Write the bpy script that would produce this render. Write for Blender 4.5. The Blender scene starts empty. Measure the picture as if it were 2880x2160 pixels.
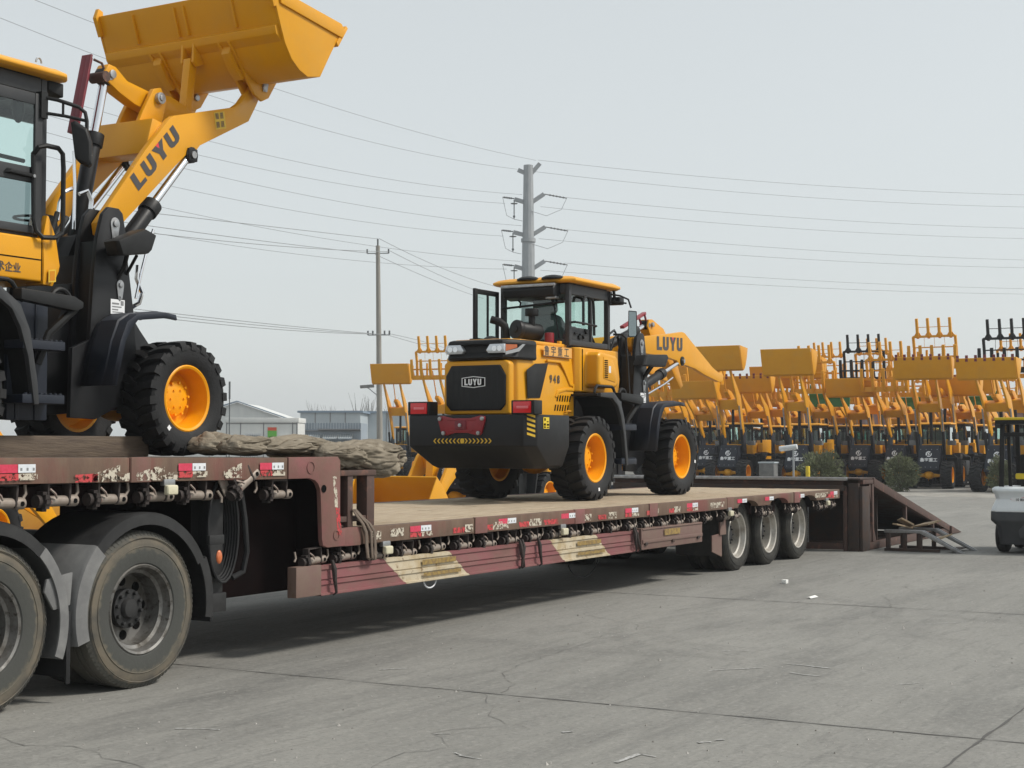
import bpy, bmesh, math, random
from mathutils import Vector, Matrix, noise
random.seed(7)
SC = bpy.context.scene
COL = SC.collection
R = math.radians

# ------------------------------------------------------------------ camera
TH = R(29.8); PITCH = math.atan(170 / 4350.0)
fw = Vector((math.cos(TH) * math.cos(PITCH), math.sin(TH) * math.cos(PITCH), math.sin(PITCH)))
rt = Vector((math.sin(TH), -math.cos(TH), 0)); upv = rt.cross(fw)
cam = bpy.data.cameras.new('camera'); cam.lens = 36 * 4350 / 2880.0; cam.sensor_width = 36
cam.clip_start = 0.1; cam.clip_end = 3000
co = bpy.data.objects.new('camera', cam); COL.objects.link(co)
M3 = Matrix((rt, upv, -fw)).transposed()
co.matrix_world = Matrix.Translation((0, -7.4, 1.65)) @ M3.to_4x4()
SC.camera = co

# ------------------------------------------------------------------ sky, sun, exposure
SUN_AZ = Vector((0.42, -0.90, 0)).normalized(); SUN_EL = R(47)
sun_dir = Vector((SUN_AZ.x * math.cos(SUN_EL), SUN_AZ.y * math.cos(SUN_EL), math.sin(SUN_EL)))
W = bpy.data.worlds.new('World'); SC.world = W; W.use_nodes = True
nt = W.node_tree; bg = nt.nodes['Background']
sky = nt.nodes.new('ShaderNodeTexSky'); sky.sky_type = 'NISHITA'; sky.sun_disc = False
sky.sun_elevation = SUN_EL; sky.sun_rotation = math.atan2(sun_dir.x, sun_dir.y)
sky.air_density = 1.2; sky.dust_density = 1.2; sky.ozone_density = 1.0
hs = nt.nodes.new('ShaderNodeHueSaturation'); hs.inputs['Saturation'].default_value = 0.25
veil = nt.nodes.new('ShaderNodeMix'); veil.data_type = 'RGBA'; veil.inputs[0].default_value = 0.50
veil.inputs[7].default_value = (5.95, 6.45, 6.5, 1)          # thin even overcast veil over the sky
nt.links.new(sky.outputs[0], hs.inputs['Color']); nt.links.new(hs.outputs[0], veil.inputs[6])
nt.links.new(veil.outputs[2], bg.inputs['Color']); bg.inputs['Strength'].default_value = 0.125
sl = bpy.data.lights.new('sun', 'SUN'); sl.energy = 3.0; sl.angle = R(11); sl.color = (1, 0.95, 0.87)
so = bpy.data.objects.new('sun', sl); COL.objects.link(so)
so.rotation_euler = (-sun_dir).to_track_quat('-Z', 'Y').to_euler(); so.location = (10, -20, 30)
vs = SC.view_settings; vs.view_transform = 'Standard'; vs.look = 'None'; vs.exposure = 0.08; vs.gamma = 1.0
vs.use_curve_mapping = False
SC.cycles.use_denoising = True
SC.cycles.max_bounces = 8; SC.cycles.transparent_max_bounces = 16

# ------------------------------------------------------------------ materials
MT = {}
def mat(name, c1, rough=0.5, metal=0.0, c2=None, scale=3.0, lo=0.4, hi=0.7, bump=0.0, bscale=40.0, stretch=None,
        c3=None, scale3=0.6, lo3=0.5, hi3=0.75, coat=0.0, detail=6, rvar=0.0, spec=0.5):
    m = bpy.data.materials.new(name); m.use_nodes = True; t = m.node_tree; b = t.nodes['Principled BSDF']
    b.inputs['Roughness'].default_value = rough; b.inputs['Metallic'].default_value = metal
    b.inputs['Base Color'].default_value = (*c1, 1); b.inputs['Coat Weight'].default_value = coat
    b.inputs['Specular IOR Level'].default_value = spec
    b.inputs['Coat Roughness'].default_value = 0.08
    tc = t.nodes.new('ShaderNodeTexCoord'); src = tc.outputs['Object']
    if stretch:
        mp = t.nodes.new('ShaderNodeMapping'); mp.inputs['Scale'].default_value = stretch
        t.links.new(src, mp.inputs[0]); src = mp.outputs[0]
    def layer(prev, col, sc, a, bb):
        n = t.nodes.new('ShaderNodeTexNoise'); n.inputs['Scale'].default_value = sc; n.inputs['Detail'].default_value = detail
        n.inputs['Roughness'].default_value = 0.62
        t.links.new(src, n.inputs['Vector'])
        r = t.nodes.new('ShaderNodeMapRange'); r.inputs[1].default_value = a; r.inputs[2].default_value = bb
        t.links.new(n.outputs['Fac'], r.inputs[0])
        x = t.nodes.new('ShaderNodeMix'); x.data_type = 'RGBA'
        t.links.new(r.outputs[0], x.inputs[0])
        if prev is None: x.inputs[6].default_value = (*c1, 1)
        else: t.links.new(prev, x.inputs[6])
        x.inputs[7].default_value = (*col, 1)
        return x.outputs[2], r.outputs[0]
    o = None; f = None
    if c2: o, f = layer(None, c2, scale, lo, hi)
    if c3: o, _ = layer(o, c3, scale3, lo3, hi3)
    if o is not None: t.links.new(o, b.inputs['Base Color'])
    if rvar and f is not None:
        r = t.nodes.new('ShaderNodeMapRange'); r.inputs[3].default_value = rough; r.inputs[4].default_value = min(1, rough + rvar)
        t.links.new(f, r.inputs[0]); t.links.new(r.outputs[0], b.inputs['Roughness'])
    if bump:
        n = t.nodes.new('ShaderNodeTexNoise'); n.inputs['Scale'].default_value = bscale; n.inputs['Detail'].default_value = 8
        t.links.new(src, n.inputs['Vector'])
        bp = t.nodes.new('ShaderNodeBump'); bp.inputs['Strength'].default_value = bump; bp.inputs['Distance'].default_value = 0.02
        t.links.new(n.outputs['Fac'], bp.inputs['Height']); t.links.new(bp.outputs[0], b.inputs['Normal'])
    MT[name] = m
    return m
mat('yellow', (0.70, 0.318, 0.003), 0.38, c2=(0.67, 0.295, 0.003), scale=2.2, coat=0.10, rvar=0.12, spec=.35, c3=(.60, .30, .035), scale3=1.4, lo3=.52, hi3=.85)
mat('yellow_dull', (0.62, 0.25, 0.006), 0.5, c2=(0.54, 0.2, 0.008), scale=1.3, rvar=0.15, spec=.3)
mat('yellow_light', (0.78, 0.37, 0.03), 0.4, c2=(0.72, 0.32, 0.02), scale=2, spec=.35)
mat('orange_rim', (0.86, 0.36, 0.003), 0.45, c2=(0.80, 0.32, 0.003), scale=6, spec=.3)
mat('black_paint', (0.009, 0.0095, 0.011), 0.38, c2=(0.014, 0.0145, 0.016), scale=3, rvar=0.15, spec=.3)
mat('navy_paint', (0.012, 0.016, 0.026), 0.42, c2=(0.018, 0.022, 0.032), scale=4, rvar=0.15, spec=.35)
mat('black_plastic', (0.009, 0.0095, 0.010), 0.5, c2=(0.015, 0.0155, 0.016), scale=8, spec=.3)
mat('cab_grey', (0.036, 0.038, 0.041), 0.5, c2=(0.046, 0.047, 0.049), scale=5, spec=.35)
mat('vinyl', (0.10, 0.11, 0.115), 0.6, c2=(0.12, 0.13, 0.135), scale=5)
mat('rubber', (0.012, 0.0125, 0.0135), 0.62, spec=.3, c2=(0.024, 0.024, 0.025), scale=7, rvar=0.2, bump=0.15, bscale=60)
mat('rubber_worn', (0.03, 0.03, 0.03), 0.75, c2=(0.055, 0.052, 0.047), scale=9, rvar=0.15, bump=0.2, bscale=50)
mat('chrome', (0.75, 0.76, 0.78), 0.16, 1.0)
mat('steel', (0.42, 0.43, 0.44), 0.38, 0.9, c2=(0.3, 0.3, 0.3), scale=12, rvar=0.2)
mat('galvanised', (0.30, 0.32, 0.335), 0.6, 0.25, c2=(0.36, 0.375, 0.385), scale=0.8)
mat('wheel_steel', (0.36, 0.35, 0.33), 0.46, 0.75, c2=(0.22, 0.20, 0.17), scale=8, lo=.45, hi=.65, rvar=0.3, c3=(.12, .10, .08), scale3=20, lo3=.58, hi3=.66)
mat('tractor_rim', (0.20, 0.195, 0.185), 0.5, 0.6, c2=(0.10, 0.092, 0.08), scale=6, lo=.42, hi=.62, rvar=0.25, c3=(.06, .052, .042), scale3=16, lo3=.55, hi3=.66)
mat('trailer_rim', (0.50, 0.48, 0.44), 0.4, 0.6, c2=(0.34, 0.31, 0.27), scale=6, lo=.45, hi=.65, rvar=0.25)
mat('red_paint', (0.26, 0.012, 0.02), 0.42, c2=(0.2, 0.01, 0.016), scale=5, coat=0.1)
mat('burgundy', (0.18, 0.018, 0.03), 0.5, c2=(0.13, 0.014, 0.022), scale=6)
mat('trailer_red', (0.225, 0.088, 0.086), 0.62, spec=.3, c2=(0.19, 0.098, 0.084), scale=4, lo=.4, hi=.62, c3=(0.13, 0.09, 0.062), scale3=1.1, lo3=.45, hi3=.7, rvar=.2, bump=.1, bscale=30)
mat('trailer_rust', (0.125, 0.080, 0.058), 0.7, spec=.3, c2=(0.165, 0.112, 0.078), scale=6, lo=.4, hi=.66, c3=(0.17, 0.066, 0.055), scale3=1.3, lo3=.5, hi3=.62, stretch=(1, 1, .35), bump=.15, bscale=40)
mat('trailer_dark', (0.018, 0.0085, 0.008), 0.85, c2=(0.011, 0.007, 0.006), scale=3, spec=.15)  # dark red deepened to carry the shade beneath the trailer
mat('neck_shade', (0.009, 0.0045, 0.0045), 0.9, c2=(0.006, 0.004, 0.004), scale=2, spec=.05)  # near-black holds the deep shade under the gooseneck in the colour
mat('skirt_red', (0.225, 0.083, 0.087), 0.58, spec=.3, c2=(0.215, 0.11, 0.10), scale=5, lo=.42, hi=.65, c3=(0.14, 0.075, 0.06), scale3=1.6, lo3=.5, hi3=.7, rvar=.2, stretch=(.6, 1, 1.6))
mat('skirt_cream', (0.50, 0.43, 0.31), 0.62, c2=(0.40, 0.31, 0.18), scale=7, lo=.45, hi=.65, c3=(0.2, 0.13, 0.07), scale3=16, lo3=.60, hi3=.68, rvar=.15)
mat('toolbox', (0.165, 0.108, 0.085), 0.65, c2=(0.15, 0.08, 0.07), scale=4, c3=(.15, .1, .07), scale3=12, lo3=.58, hi3=.68)
mat('ochre_paint', (0.30, 0.2, 0.055), 0.7, c2=(0.2, 0.13, 0.05), scale=25, lo=.45, hi=.55)
mat('wood', (0.41, 0.33, 0.235), 0.85, c2=(0.27, 0.205, 0.14), scale=1.6, lo=.45, hi=.66, stretch=(.9, 16, 8), c3=(0.50, 0.42, 0.315), scale3=4.5, lo3=.5, hi3=.7, bump=.4, bscale=9, spec=.2)
mat('plank_light', (0.45, 0.34, 0.22), 0.8, c2=(0.36, 0.27, 0.17), scale=4, stretch=(2, 12, 12))
mat('timber', (0.115, 0.085, 0.06), 0.8, c2=(0.07, 0.05, 0.037), scale=3, stretch=(1, 8, 8), bump=.3, bscale=12)
mat('tarp', (0.25, 0.215, 0.165), 0.85, c2=(0.16, 0.135, 0.10), scale=3.5, lo=.38, hi=.62, c3=(.36, .32, .255), scale3=9, lo3=.56, hi3=.72, bump=.35, bscale=11, spec=.2)
mat('strap', (0.15, 0.115, 0.088), 0.85, c2=(0.11, 0.08, 0.06), scale=20)
mat('dark_steel', (0.045, 0.033, 0.029), 0.62, 0.2, c2=(0.075, 0.046, 0.035), scale=5, lo=.42, hi=.62, rvar=.2)
mat('rust_brown', (0.078, 0.043, 0.034), 0.7, c2=(0.072, 0.045, 0.036), scale=4, c3=(0.17, 0.075, 0.05), scale3=9, lo3=.56, hi3=.68, bump=.1, bscale=30)
mat('winch', (0.25, 0.205, 0.17), 0.55, 0.25, c2=(0.34, 0.30, 0.26), scale=14, c3=(.25, .10, .09), scale3=3, lo3=.55, hi3=.6)
mat('winch_dark', (0.03, 0.024, 0.022), 0.7, 0.2, c2=(0.06, 0.045, 0.04), scale=20)
mat('refl_red', (0.62, 0.045, 0.10), 0.4, c2=(0.5, 0.03, 0.06), scale=30)
mat('refl_red_old', (0.50, 0.05, 0.05), 0.55, c2=(0.35, 0.06, 0.05), scale=20, lo=.45, hi=.55)
mat('refl_white', (0.72, 0.74, 0.76), 0.4, c2=(0.6, 0.63, 0.67), scale=25)
mat('cream_lens', (0.62, 0.58, 0.42), 0.3, c2=(.5, .46, .33), scale=15)
mat('lamp_red', (0.62, 0.006, 0.012), 0.18, coat=.6)
mat('lamp_red_bright', (0.75, 0.15, 0.17), 0.2, coat=.6)
mat('lamp_orange', (0.55, 0.14, 0.04), 0.22, coat=.5)
mat('lamp_clear', (0.62, 0.65, 0.68), 0.12, .55)
mat('white_paint', (0.62, 0.64, 0.65), 0.45, c2=(0.5, 0.52, 0.53), scale=4, rvar=.15)
mat('white_decal', (0.78, 0.79, 0.80), 0.5)
mat('grey_decal', (0.055, 0.05, 0.05), 0.5)
mat('red_decal', (0.68, 0.035, 0.055), 0.5)
mat('yellow_decal', (0.72, 0.46, 0.025), 0.5, c2=(.6, .38, .03), scale=30)
mat('peach_decal', (0.74, 0.38, 0.09), 0.5)
mat('fork_white', (0.74, 0.78, 0.80), 0.4, c2=(0.64, 0.68, 0.70), scale=2.5, coat=.15)
mat('fork_dark', (0.035, 0.038, 0.043), 0.5, c2=(.05, .053, .057), scale=4)
mat('safety_yellow', (0.68, 0.50, 0.02), 0.5)
mat('green_paint', (0.018, 0.14, 0.03), 0.45)
mat('mud_grey', (0.135, 0.135, 0.135), 0.6, c2=(0.20, 0.20, 0.195), scale=5, lo=.4, hi=.65, rvar=.2)
mat('mud_black', (0.016, 0.016, 0.0165), 0.55, c2=(0.032, 0.032, 0.032), scale=5, spec=.35)
mat('pole_concrete', (0.30, 0.285, 0.255), 0.85, c2=(0.24, 0.23, 0.21), scale=3, stretch=(3, 3, .4))
mat('wall_white', (0.66, 0.67, 0.65), 0.6, c2=(0.58, 0.59, 0.58), scale=1.5, stretch=(1, 1, .3))
mat('wall_blue_grey', (0.26, 0.31, 0.36), 0.6, c2=(0.31, 0.35, 0.39), scale=1.2)
mat('wall_pale', (0.40, 0.45, 0.48), 0.6, c2=(0.45, 0.49, 0.51), scale=1)
mat('roof_blue', (0.20, 0.26, 0.33), 0.5)
mat('roof_red', (0.24, 0.13, 0.115), 0.75, c2=(.2, .12, .12), scale=1)
mat('seam_grey', (0.22, 0.225, 0.23), 0.6)
mat('window_dark', (0.10, 0.13, 0.15), 0.25)
mat('board_green', (0.13, 0.42, 0.06), 0.5)
mat('board_red', (0.6, 0.09, 0.05), 0.5)
mat('ink_hole_black', (0.006, 0.006, 0.006), 0.9, spec=.05)  # black for print, also painted in for the shade of openings
mat('mirror_glass', (0.30, 0.35, 0.36), 0.1, 1.0)
mat('leaf_a', (0.105, 0.12, 0.06), 0.7, c2=(0.13, 0.145, 0.07), scale=2)
mat('leaf_b', (0.175, 0.195, 0.095), 0.7, c2=(0.13, 0.145, 0.075), scale=2)
mat('bark', (0.09, 0.07, 0.05), 0.9)
mat('bare_twig', (0.20, 0.20, 0.195), 0.9)
mat('wire', (0.25, 0.265, 0.275), 0.6)
mat('insulator', (0.10, 0.11, 0.115), 0.4)
mat('crack', (0.085, 0.082, 0.077), 0.9)
mat('hairline', (0.13, 0.125, 0.118), 0.9)
mat('grit', (0.16, 0.15, 0.135), 0.9, c2=(.42, .40, .37), scale=3, lo=.45, hi=.55)
mat('chalk', (0.48, 0.48, 0.47), 0.9, c2=(.27, .265, .25), scale=30, lo=.4, hi=.55)
mat('paper', (0.75, 0.75, 0.72), 0.8)
mat('kerb', (0.30, 0.285, 0.255), 0.85, c2=(.2, .19, .17), scale=2)

def glass_mat(name, tint, gl=0.12):
    m = bpy.data.materials.new(name); m.use_nodes = True; t = m.node_tree; t.nodes.clear()
    o = t.nodes.new('ShaderNodeOutputMaterial'); tr = t.nodes.new('ShaderNodeBsdfTransparent'); tr.inputs[0].default_value = (*tint, 1)
    g = t.nodes.new('ShaderNodeBsdfGlossy'); g.inputs['Roughness'].default_value = 0.03; g.inputs[0].default_value = (.9, .95, .95, 1)
    fr = t.nodes.new('ShaderNodeFresnel'); fr.inputs[0].default_value = 1.45
    ad = t.nodes.new('ShaderNodeMath'); ad.operation = 'MULTIPLY_ADD'; ad.inputs[1].default_value = 1.0; ad.inputs[2].default_value = gl * .3
    t.links.new(fr.outputs[0], ad.inputs[0])
    x = t.nodes.new('ShaderNodeMixShader'); t.links.new(ad.outputs[0], x.inputs[0]); t.links.new(tr.outputs[0], x.inputs[1]); t.links.new(g.outputs[0], x.inputs[2])
    t.links.new(x.outputs[0], o.inputs[0]); MT[name] = m
glass_mat('glass', (0.74, 0.90, 0.85))
glass_mat('glass_dark', (0.30, 0.38, 0.38), 0.2)

def peel_mat(name, col, thr=0.5, scale=28):
    m = bpy.data.materials.new(name); m.use_nodes = True; t = m.node_tree; b = t.nodes['Principled BSDF']
    b.inputs['Base Color'].default_value = (*col, 1); b.inputs['Roughness'].default_value = .7
    n = t.nodes.new('ShaderNodeTexNoise'); n.inputs['Scale'].default_value = scale; n.inputs['Detail'].default_value = 5; n.inputs['Roughness'].default_value = .7
    tc = t.nodes.new('ShaderNodeTexCoord'); t.links.new(tc.outputs['Object'], n.inputs['Vector'])
    r = t.nodes.new('ShaderNodeMapRange'); r.inputs[1].default_value = thr - .02; r.inputs[2].default_value = thr + .02; t.links.new(n.outputs[0], r.inputs[0])
    t.links.new(r.outputs[0], b.inputs['Alpha']); MT[name] = m
peel_mat('peel_white', (0.52, 0.47, 0.38), .5)
peel_mat('peel_red', (0.5, 0.05, 0.055), .47)

def tyre_dirty(name, r0, r1):
    # road tyre: dried mud in a ragged ring of the sidewall
    m = bpy.data.materials.new(name); m.use_nodes = True; t = m.node_tree; b = t.nodes['Principled BSDF']; b.inputs['Roughness'].default_value = .8
    tc = t.nodes.new('ShaderNodeTexCoord'); sp = t.nodes.new('ShaderNodeSeparateXYZ'); t.links.new(tc.outputs['Object'], sp.inputs[0])
    cb = t.nodes.new('ShaderNodeCombineXYZ'); t.links.new(sp.outputs[0], cb.inputs[0]); t.links.new(sp.outputs[2], cb.inputs[2])
    ln = t.nodes.new('ShaderNodeVectorMath'); ln.operation = 'LENGTH'; t.links.new(cb.outputs[0], ln.inputs[0])
    n = t.nodes.new('ShaderNodeTexNoise'); n.inputs['Scale'].default_value = 22; n.inputs['Detail'].default_value = 6; t.links.new(tc.outputs['Object'], n.inputs['Vector'])
    n2 = t.nodes.new('ShaderNodeTexNoise'); n2.inputs['Scale'].default_value = 4; n2.inputs['Detail'].default_value = 4; t.links.new(tc.outputs['Object'], n2.inputs['Vector'])
    ma = t.nodes.new('ShaderNodeMath'); ma.operation = 'MULTIPLY_ADD'; ma.inputs[1].default_value = .09; t.links.new(n.outputs[0], ma.inputs[0]); t.links.new(ln.outputs['Value'], ma.inputs[2])
    cr = t.nodes.new('ShaderNodeValToRGB'); e = cr.color_ramp.elements
    mr = t.nodes.new('ShaderNodeMapRange'); mr.inputs[1].default_value = r0; mr.inputs[2].default_value = r1 + .09; t.links.new(ma.outputs[0], mr.inputs[0])
    e[0].position = 0; e[0].color = (.045, .046, .042, 1)
    e[1].position = 1; e[1].color = (.075, .070, .060, 1)
    for p, c in ((.45, (.05, .052, .046, 1)), (.52, (.12, .105, .078, 1)), (.68, (.15, .125, .09, 1)), (.78, (.075, .073, .062, 1)), (.9, (.10, .095, .08, 1))):
        q = e.new(p); q.color = c
    t.links.new(mr.outputs[0], cr.inputs[0])
    x = t.nodes.new('ShaderNodeMix'); x.data_type = 'RGBA'; x.inputs[7].default_value = (.05, .05, .046, 1)
    r2 = t.nodes.new('ShaderNodeMapRange'); r2.inputs[1].default_value = .42; r2.inputs[2].default_value = .62; t.links.new(n2.outputs[0], r2.inputs[0])
    mm = t.nodes.new('ShaderNodeMath'); mm.operation = 'MULTIPLY'; mm.inputs[1].default_value = .7; t.links.new(r2.outputs[0], mm.inputs[0])
    t.links.new(mm.outputs[0], x.inputs[0]); t.links.new(cr.outputs[0], x.inputs[6]); t.links.new(x.outputs[2], b.inputs['Base Color'])
    bp = t.nodes.new('ShaderNodeBump'); bp.inputs['Strength'].default_value = .25; bp.inputs['Distance'].default_value = .01
    t.links.new(n.outputs[0], bp.inputs['Height']); t.links.new(bp.outputs[0], b.inputs['Normal']); MT[name] = m
tyre_dirty('road_tyre', .30, .53)
mat('trailer_tyre', (0.026, 0.026, 0.024), 0.75, c2=(0.048, 0.045, 0.038), scale=7, lo=.42, hi=.62, c3=(.075, .068, .055), scale3=3, lo3=.56, hi3=.72, bump=.2, bscale=50, spec=.3)

# ground concrete
def ground_mat():
    m = bpy.data.materials.new('concrete'); m.use_nodes = True; t = m.node_tree; b = t.nodes['Principled BSDF']; b.inputs['Roughness'].default_value = .82
    tc = t.nodes.new('ShaderNodeTexCoord')
    def nz(scale, detail=6, st=(1, 1, 1), rot=0, rough=.6):
        mp = t.nodes.new('ShaderNodeMapping'); mp.inputs['Scale'].default_value = st; mp.inputs['Rotation'].default_value = (0, 0, rot)
        t.links.new(tc.outputs['Object'], mp.inputs[0])
        n = t.nodes.new('ShaderNodeTexNoise'); n.inputs['Scale'].default_value = scale; n.inputs['Detail'].default_value = detail; n.inputs['Roughness'].default_value = rough
        t.links.new(mp.outputs[0], n.inputs['Vector']); return n.outputs[0]
    def mixc(prev, col, f, a, bb, k=1.0):
        r = t.nodes.new('ShaderNodeMapRange'); r.inputs[1].default_value = a; r.inputs[2].default_value = bb; r.inputs[4].default_value = k; t.links.new(f, r.inputs[0])
        x = t.nodes.new('ShaderNodeMix'); x.data_type = 'RGBA'; t.links.new(r.outputs[0], x.inputs[0])
        if isinstance(prev, tuple): x.inputs[6].default_value = (*prev, 1)
        else: t.links.new(prev, x.inputs[6])
        x.inputs[7].default_value = (*col, 1); return x.outputs[2]
    c = mixc((.188, .184, .168), (.235, .229, .209), nz(.22, 6), .36, .64)
    c = mixc(c, (.118, .116, .108), nz(.55, 9, (.30, 1.5, 1), R(10), .72), .50, .70, .85)      # tyre drag and grime
    c = mixc(c, (.255, .248, .225), nz(.9, 9, (.22, 2.0, 1), R(-16), .72), .53, .70, .7)
    c = mixc(c, (.135, .132, .122), nz(.75, 8, (1.6, .28, 1), R(30), .7), .56, .70, .6)
    c = mixc(c, (.115, .112, .103), nz(1.9, 8, (1, 1, 1), 0, .7), .60, .70, .5)
    c = mixc(c, (.125, .122, .113), nz(3.2, 9, (.35, 2.6, 1), R(8), .78), .53, .60, .45)
    c = mixc(c, (.27, .262, .24), nz(3.6, 9, (.3, 2.8, 1), R(-11), .78), .55, .62, .45)
    c = mixc(c, (.31, .30, .275), nz(18, 8, (1, 1, 1), 0, .75), .51, .66, .6)
    c = mixc(c, (.105, .103, .096), nz(30, 8, (1, 1, 1), 0, .75), .51, .66, .65)
    c = mixc(c, (.33, .32, .30), nz(130, 3), .62, .72, .5)
    c = mixc(c, (.09, .088, .082), nz(150, 3), .62, .72, .5)
    t.links.new(c, b.inputs['Base Color'])
    f = nz(60, 6, rough=.7); f2 = nz(6, 5)
    ad = t.nodes.new('ShaderNodeMath'); ad.operation = 'MULTIPLY_ADD'; ad.inputs[1].default_value = 2.0; t.links.new(f2, ad.inputs[0]); t.links.new(f, ad.inputs[2])
    bp = t.nodes.new('ShaderNodeBump'); bp.inputs['Strength'].default_value = .3; bp.inputs['Distance'].default_value = .006; t.links.new(ad.outputs[0], bp.inputs['Height'])
    t.links.new(bp.outputs[0], b.inputs['Normal'])
    r = t.nodes.new('ShaderNodeMapRange'); r.inputs[3].default_value = .7; r.inputs[4].default_value = .95; t.links.new(f2, r.inputs[0]); t.links.new(r.outputs[0], b.inputs['Roughness'])
    MT['concrete'] = m
ground_mat()

# ------------------------------------------------------------------ geometry helpers
class G:
    def __init__(s): s.v = []; s.f = []
    def add(s, vs, fs):
        n = len(s.v); s.v += [tuple(p) for p in vs]; s.f += [tuple(i + n for i in f) for f in fs]; return s
    def box(s, x0, x1, y0, y1, z0, z1):
        return s.add([(x0, y0, z0), (x1, y0, z0), (x1, y1, z0), (x0, y1, z0), (x0, y0, z1), (x1, y0, z1), (x1, y1, z1), (x0, y1, z1)],
                     [(0, 3, 2, 1), (4, 5, 6, 7), (0, 1, 5, 4), (1, 2, 6, 5), (2, 3, 7, 6), (3, 0, 4, 7)])
    def bar(s, p0, p1, w, h, up=(0, 0, 1)):
        p0, p1 = Vector(p0), Vector(p1); d = (p1 - p0).normalized(); u = Vector(up)
        if abs(d.dot(u)) > .99: u = Vector((1, 0, 0))
        a = d.cross(u).normalized() * w / 2; b = a.cross(d).normalized() * h / 2
        vs = [p + i * a + j * b for p in (p0, p1) for i, j in ((-1, -1), (1, -1), (1, 1), (-1, 1))]
        return s.add(vs, [(0, 1, 2, 3), (7, 6, 5, 4), (0, 4, 5, 1), (1, 5, 6, 2), (2, 6, 7, 3), (3, 7, 4, 0)])
    def cyl(s, p0, p1, r, n=12, r2=None, cap=True):
        p0, p1 = Vector(p0), Vector(p1); r2 = r if r2 is None else r2; d = (p1 - p0).normalized()
        u = Vector((0, 0, 1)) if abs(d.z) < .9 else Vector((1, 0, 0)); a = d.cross(u).normalized(); b = a.cross(d)
        vs = []
        for i in range(n):
            t = 2 * math.pi * i / n; e = a * math.cos(t) + b * math.sin(t); vs += [p0 + e * r, p1 + e * r2]
        fs = [(2 * i, 2 * i + 1, (2 * i + 3) % (2 * n), (2 * i + 2) % (2 * n)) for i in range(n)]
        if cap: fs += [tuple(range(0, 2 * n, 2)), tuple(range(2 * n - 1, 0, -2))]
        return s.add(vs, fs)
    def tube(s, pts, r, n=8, closed=False):
        P = [Vector(p) for p in pts]; m = len(P); vs = []; pa = None
        for i in range(m):
            d = (P[(i + 1) % m] - P[i - 1]) if closed or 0 < i < m - 1 else (P[1] - P[0] if i == 0 else P[-1] - P[-2])
            d.normalize()
            if pa is None:
                u = Vector((0, 0, 1)) if abs(d.z) < .9 else Vector((1, 0, 0)); a = d.cross(u).normalized()
            else:
                a = pa - d * pa.dot(d); a.normalize()
            pa = a; b = d.cross(a); rr = r[i] if isinstance(r, (list, tuple)) else r
            vs += [P[i] + (a * math.cos(2 * math.pi * k / n) + b * math.sin(2 * math.pi * k / n)) * rr for k in range(n)]
        fs = []
        for i in range(m if closed else m - 1):
            j = (i + 1) % m
            fs += [(i * n + k, i * n + (k + 1) % n, j * n + (k + 1) % n, j * n + k) for k in range(n)]
        if not closed: fs += [tuple(range(n - 1, -1, -1)), tuple((m - 1) * n + k for k in range(n))]
        return s.add(vs, fs)
    def prism(s, prof, y0, y1):           # profile in (x,z), extruded along y
        n = len(prof); vs = [(x, y0, z) for x, z in prof] + [(x, y1, z) for x, z in prof]
        return s.add(vs, [tuple(range(n)), tuple(range(2 * n - 1, n - 1, -1))] + [(i, i + n, (i + 1) % n + n, (i + 1) % n) for i in range(n)])
    def prism_x(s, prof, x0, x1):         # profile in (y,z), extruded along x
        n = len(prof); vs = [(x0, y, z) for y, z in prof] + [(x1, y, z) for y, z in prof]
        return s.add(vs, [tuple(range(n - 1, -1, -1)), tuple(range(n, 2 * n))] + [(i, (i + 1) % n, (i + 1) % n + n, i + n) for i in range(n)])
    def prism_z(s, prof, z0, z1, top=None):   # profile in (x,y)
        n = len(prof); top = top or prof
        vs = [(x, y, z0) for x, y in prof] + [(x, y, z1) for x, y in top]
        return s.add(vs, [tuple(range(n - 1, -1, -1)), tuple(range(n, 2 * n))] + [(i, (i + 1) % n, (i + 1) % n + n, i + n) for i in range(n)])
    def loft(s, rings, caps=True):
        n = len(rings[0]); m = len(rings); vs = [p for r in rings for p in r]; fs = []
        for i in range(m - 1): fs += [(i * n + k, i * n + (k + 1) % n, (i + 1) * n + (k + 1) % n, (i + 1) * n + k) for k in range(n)]
        if caps: fs += [tuple(range(n - 1, -1, -1)), tuple((m - 1) * n + k for k in range(n))]
        return s.add(vs, fs)
    def lathe(s, prof, c=(0, 0, 0), n=32, axis='y', closed=False):   # prof: (r, t)
        m = len(prof); vs = []
        for i in range(n):
            t = 2 * math.pi * i / n
            for r, h in prof:
                a, b = r * math.cos(t), r * math.sin(t)
                p = (a, h, b) if axis == 'y' else ((a, b, h) if axis == 'z' else (h, a, b))
                vs.append((p[0] + c[0], p[1] + c[1], p[2] + c[2]))
        fs = [(i * m + k, i * m + k + 1, ((i + 1) % n) * m + k + 1, ((i + 1) % n) * m + k) for i in range(n) for k in range(m - 1)]
        if closed: fs += [(i * m + m - 1, i * m, ((i + 1) % n) * m, ((i + 1) % n) * m + m - 1) for i in range(n)]
        return s.add(vs, fs)
    def poly(s, pts): return s.add(pts, [tuple(range(len(pts)))])
    def ell(s, c, r, nu=12, nv=8):
        vs = []; fs = []
        for j in range(nv + 1):
            b = math.pi * j / nv - math.pi / 2
            for i in range(nu):
                a = 2 * math.pi * i / nu
                vs.append((c[0] + r[0] * math.cos(b) * math.cos(a), c[1] + r[1] * math.cos(b) * math.sin(a), c[2] + r[2] * math.sin(b)))
        for j in range(nv):
            fs += [(j * nu + i, j * nu + (i + 1) % nu, (j + 1) * nu + (i + 1) % nu, (j + 1) * nu + i) for i in range(nu)]
        return s.add(vs, fs)
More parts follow.
